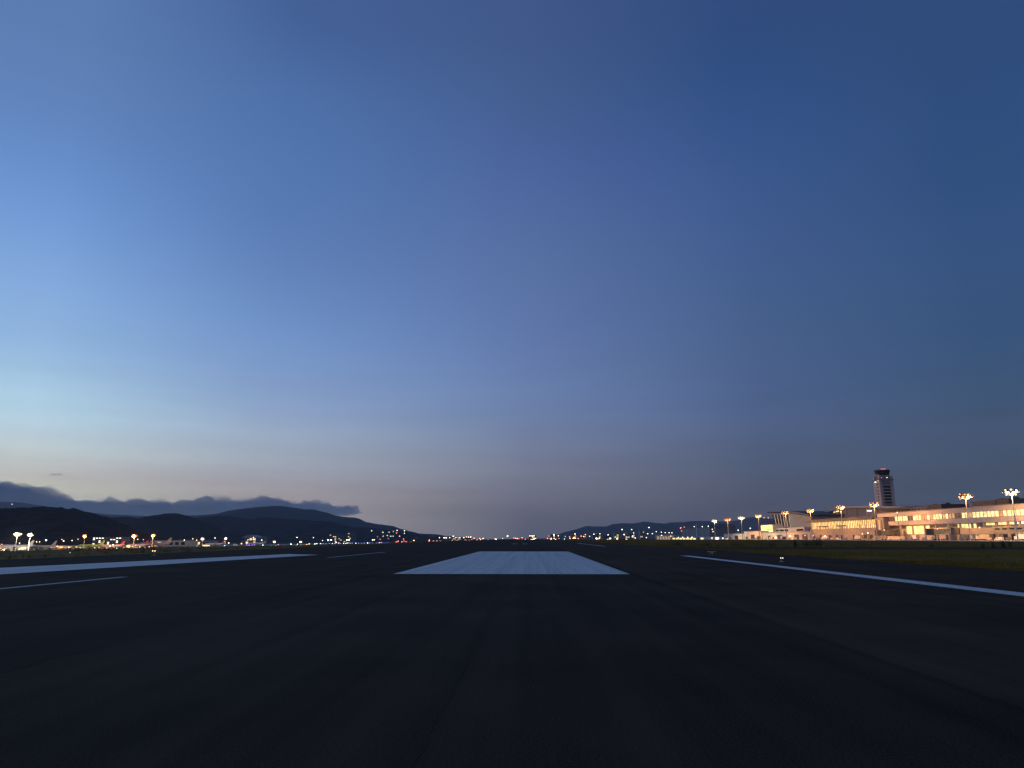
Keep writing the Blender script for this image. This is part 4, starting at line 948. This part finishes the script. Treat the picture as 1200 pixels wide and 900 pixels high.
specks([(384.5, 633, 'green', 2.2), (388, 632.8, 'green', 2.0), (378, 633.5, 'white', 1.1), (406.5, 632.8, 'green', 1.8), (409, 632.8, 'green', 1.8), (394, 635.6, 'white', 1.4), (405, 637.4, 'warm', 1.8), (436.5, 632.8, 'warm', 1.4), (438.5, 632.6, 'warm', 1.4), (445.5, 632, 'pink', 1)], 2400, 'round the blocks at the foot of the ridge', jit=.03)
specks([(435.5, 622, 'white', 1), (448.8, 623.7, 'warm', 1.1), (456, 623.6, 'warm', .9), (461, 622.8, 'pink', 1), (465.3, 621.6, 'warm', 1.2), (464.8, 624.6, 'pink', 1.2), (474, 622, 'warm', 1.3), (473.8, 625, 'green', 1), (449, 628.3, 'green', 1), (453.8, 627.6, 'warm', .9), (458, 628.3, 'green', 1), (460.8, 628.3, 'green', .9), (468.2, 628.3, 'pink', 1.4), (455, 631, 'pink', .9), (442.5, 628.8, 'warm', .8)], 3150, 'scattered on the dark slope left of centre', jit=.01, lift=9)
specks([(447, 636, 'pink', 1.5), (450.3, 637.4, 'orange', 2.6), (464.5, 635.2, 'red', 1.8), (466.5, 634.2, 'pink', 1.4), (471, 635, 'pink', 1.4), (473.5, 634, 'red', 1.4), (476, 635, 'red', 1.8), (473, 631.6, 'pink', 1.2), (481.3, 635.2, 'warm', 1.2), (485, 633.4, 'warm', 1.4), (494.5, 635.8, 'warm', 1.5), (503, 634, 'pink', 1.8), (503.2, 632.6, 'orange', 1.2), (508, 634, 'orange', 1.4), (512, 634, 'orange', 1.4), (516, 634, 'pink', 1.4), (515, 630, 'white', 1.2), (520.5, 630.2, 'white', 1.6), (523, 630.2, 'white', 1.6), (527, 630, 'white', 1.2)], 2600, 'in the reddish row left of the runway end', jit=.06)
specks([(531.2, 628.4, 'white', 1.4), (534, 630, 'pink', 1.5), (537, 629.8, 'pink', 1.2), (539, 629.8, 'warm', 1), (531.5, 633, 'red', 1.2), (536, 633.4, 'pink', 1.3), (543.5, 630, 'warm', 1.3), (546.5, 629.2, 'orange', 1.4), (549, 629.4, 'warm', 1.4), (551.6, 629.3, 'white', 1.4), (545, 632.8, 'red', 1.4), (550.3, 633, 'pink', 1.2), (553, 632.2, 'red', 1.3), (555.6, 630.8, 'pink', 1.8), (559, 632.6, 'pink', 1.1), (562, 631, 'pink', 1.7), (563.3, 632.3, 'warm', 1.2), (566.3, 631, 'warm', 1.6), (572, 632.6, 'pink', 1), (580, 631.5, 'warm', 1), (581.3, 632, 'white', 1.6), (594.8, 628.2, 'warm', 2.0), (589, 631, 'green', .9)], 3300, 'on the horizon just left of the runway end', jit=.05)
specks([(602, 630.4, 'red', 1.5), (604, 630.7, 'pink', 1.5), (606, 631, 'orange', 1.7), (608, 631.4, 'red', 1.3), (611.8, 630, 'pink', 1.5), (612, 632.4, 'red', 1.2), (615.5, 632, 'pink', 1.2), (619, 632.6, 'orange', 1.3), (622, 632.4, 'pink', 1.2), (625.3, 632.6, 'orange', 1.3), (625.5, 631, 'warm', 1), (641.5, 631, 'pink', 1.5), (643, 628, 'red', 1.1), (645, 631.5, 'red', 1.8), (646.5, 630.4, 'pink', 1.4), (649, 626.6, 'white', 1.8), (654.3, 627.8, 'warm', 1.3), (655, 631, 'pink', 1.1), (661.5, 631.6, 'green', 1), (662.5, 628.6, 'orange', 1)], 3300, 'on the horizon at the runway end', jit=.05)
specks([(667.5, 629.2, 'pink', 1.3), (668, 631, 'orange', 1.5), (673, 630, 'orange', 2.6), (673.8, 625.8, 'warm', 1.5), (674.5, 628, 'red', 1.4), (677.5, 631, 'pink', 1.3), (681, 628.2, 'orange', 1.4), (684, 628.6, 'warm', 1.2), (686, 626.5, 'orange', 1.4), (685.6, 629, 'red', 1.3), (691, 628.5, 'warm', 1), (696, 626, 'white', 1.2), (699, 631, 'green', 2.4), (702.3, 630.8, 'warm', 1.6), (703, 625.6, 'warm', 1.2), (712.6, 626.8, 'warm', 1.4), (715, 631, 'green', 2.4), (723.3, 631.3, 'warm', 2.0), (729, 620.6, 'white', 1.4), (740.2, 620.5, 'warm', 1.3), (731.5, 626.4, 'white', 1.6), (742.5, 624.6, 'white', 1.1), (741.3, 628.4, 'white', 1.4), (744.5, 630.5, 'warm', 1.3)], 2250, 'among the blocks right of the runway end', jit=.02)
specks([(742.5, 624.5, 'warm', 1), (741.5, 628.5, 'white', 1.2), (760.5, 618.2, 'white', 1.3), (759, 625.5, 'warm', 1.3), (764.5, 625.4, 'warm', 1.3), (769, 623, 'warm', 1.1), (775, 623.6, 'warm', 1.1), (779.5, 624.2, 'warm', 1.1), (784, 624.3, 'warm', 1.2), (787.4, 624.4, 'warm', 1.2), (775.2, 627.4, 'warm', 1.4), (757.5, 630, 'warm', 1.3), (786, 628.2, 'warm', 1), (797.5, 619, 'pink', 1.2), (798.6, 622.2, 'red', 1.4)], 1700, 'left of the grey hangar on the right', jit=.02)
specks([(795, 629.8, 'warm', 1.2), (800, 629.6, 'white', 1.2), (806, 629.6, 'warm', 1.2), (811, 629.6, 'white', 1.2), (822, 631, 'warm', 1.4), (834.4, 630.4, 'warm', 1.3), (842, 630.6, 'orange', 1.8), (847, 630.8, 'warm', 1.8), (865, 621.3, 'white', 1.2), (879.2, 619, 'white', 1.2), (895.4, 606.8, 'pink', 1.2), (900.3, 606.8, 'pink', 1.2)], 1250, 'around the freight and cargo buildings at right', jit=.0)
specks([(1133, 615.6, 'warm', 1.5), (1187.5, 620.2, 'white', 1.4), (1051.5, 600.5, 'white', 1.2), (909, 630, 'white', 2.4), (926, 628.2, 'warm', 1.8), (943.5, 627.6, 'pink', 1.5), (953, 627.8, 'pink', 1.4), (967, 628.2, 'white', 1.4), (1010.5, 625.6, 'warm', 1.3), (1017, 624.6, 'white', 1.4)], 520, 'on the lit apron before the terminal', cat='apron lamp', name='apron_lamp', jit=0)

# ------------------------------------------------------------------ fixtures beside the runway
p = on_Z(834, 650.0)
pu = thing('light_unit', 'low dark light unit with a pale lid beside the edge line', 'runway light', (p.x, p.y, 0))
MB().box(-.36, .36, -.22, .22, .26, .31).build('lid', 'paint', pu)
MB().box(-.22, .22, -.2, .2, .1, .26).build('housing', 'steel_dark', pu)
for s_ in (-.15, .15): MB().tube((s_, 0, -.02), (s_, 0, .1), .03, k=6).build('leg', 'steel', pu)
MB().box(-.05, .05, -.215, -.201, .13, .2).build('lens', 'win_dim', pu)
def edge_light(px, py, label, lens, s=1.0):
    p = on_Z(px, py); p.z = g(p.x, p.y)
    t_ = thing('edge_light', label, 'runway light', p, 0, 'edge lights beside the runway')
    MB().tube((0, 0, -.02), (0, 0, .04), .16 * s, .15 * s, 12).build('base_plate', 'yellow_paint', t_)
    MB().tube((0, 0, .04), (0, 0, .22 * s), .03 * s, k=6).build('stem', 'steel', t_)
    MB().tube((0, 0, .22 * s), (0, 0, .30 * s), .09 * s, .10 * s, 10).build('housing', 'steel_dark', t_)
    d_ = MB().ball((0, 0, .34 * s), .075 * s, 8, 5).build('glass_dome', 'glass_dark', t_)
    for q in (-.07, .07): MB().ball((q * s, -.09 * s, .27 * s), .035 * s, 6, 4).build('lens', lens, t_)
    MB().tube((-.03, 0, .38 * s), (-.05, 0, .75 * s), .012, .006, 5).build('marker_whip', 'steel_dark', t_)
edge_light(916, 658.5, 'small elevated light with two white lenses right of the edge line', 'win_white')
edge_light(180.6, 651, 'elevated light glowing red and white left of the wide white band', 'e_orange', 1.6)
edge_light(82.3, 649.4, 'faint small elevated light near the left edge beyond the white band', 'win_white', .6)

# ------------------------------------------------------------------ bushes and tall weeds in the grass
def bush(px, py, w, h, label, seed, weed=False):
    p = on_Z(px, py); p.z = g(p.x, p.y)
    t_ = thing('weed_clump' if weed else 'bush', label, 'plant' if weed else 'bush', p, 0, 'bushes in the grass field')
    r_ = random.Random(seed); m_ = MB(); s_ = MB()
    for i in range(9):
        a_ = r_.random() * 6.28; e = Vector((math.cos(a_) * w * .38 * r_.random(), math.sin(a_) * w * .38 * r_.random(), h * r_.uniform(.6, .95)))
        s_.tube((e.x * .2, e.y * .2, 0), e, .02, .006, 4)
    s_.build('stem', 'stem', t_)
    for i in range(900 if not weed else 420):
        while True:
            v = Vector((r_.uniform(-1, 1), r_.uniform(-1, 1), r_.uniform(0, 1)))
            if weed:
                if math.hypot(v.x, v.y) < (1 - v.z * .7): break
            elif v.x ** 2 + v.y ** 2 + ((v.z - .45) / .6) ** 2 < 1 - .35 * noise.noise(v * 2.4 + Vector((seed, 0, 0))): break
        c_ = Vector((v.x * w / 2, v.y * w / 2, v.z * h)); L_ = r_.uniform(.05, .11) * (h if not weed else h * 1.2)
        d_ = Vector((r_.uniform(-1, 1), r_.uniform(-1, 1), r_.uniform(-.2, 1.2))).normalized(); s2 = d_.orthogonal().normalized() * L_ * .35
        q = len(m_.v); m_.v += [tuple(c_), tuple(c_ + d_ * L_ * .5 + s2), tuple(c_ + d_ * L_), tuple(c_ + d_ * L_ * .5 - s2)]; m_.f.append([q, q + 1, q + 2, q + 3])
    me = bpy.data.meshes.new('foliage'); me.from_pydata(m_.v, [], m_.f); me.materials.append(M['leaf']); link('foliage', me, t_)
bush(958, 640.4, 2.3, 1.45, 'dark round bush below the mast where concourse and leaning hall meet', 1)
bush(946, 640.4, 1.9, 1.1, 'smaller bush touching the dark round bush on its left', 2)
bush(905, 640.6, 2.2, .8, 'low spreading bush below the yellow office block', 3)
bush(862, 640.2, 2.4, .8, 'low bush below the lower cargo shed', 4)
bush(795, 640.4, 2.6, .85, 'dark bush in the grass below the grey hangar, left part', 5)
bush(828, 640, 2.3, .75, 'dark bush in the grass below the grey hangar, right part', 6)
bush(932, 640.8, .5, 1.5, 'thin upright weed left of the round bush', 7, True)
for i, (px, py, h) in enumerate(((1152, 642, .8), (1164, 642, .9), (1176, 641.5, 1.2), (1184, 641, 1.15), (1092, 641, .6))):
    bush(px, py, .9, h, ['tall weeds below the pale boarding bridge', 'tall weeds right of the pale boarding bridge', 'tallest weeds left of the white floodlight mast foot', 'tall weeds at the foot of the white floodlight mast', 'low weeds below the dark roof box of the pier'][i], 20 + i, True)
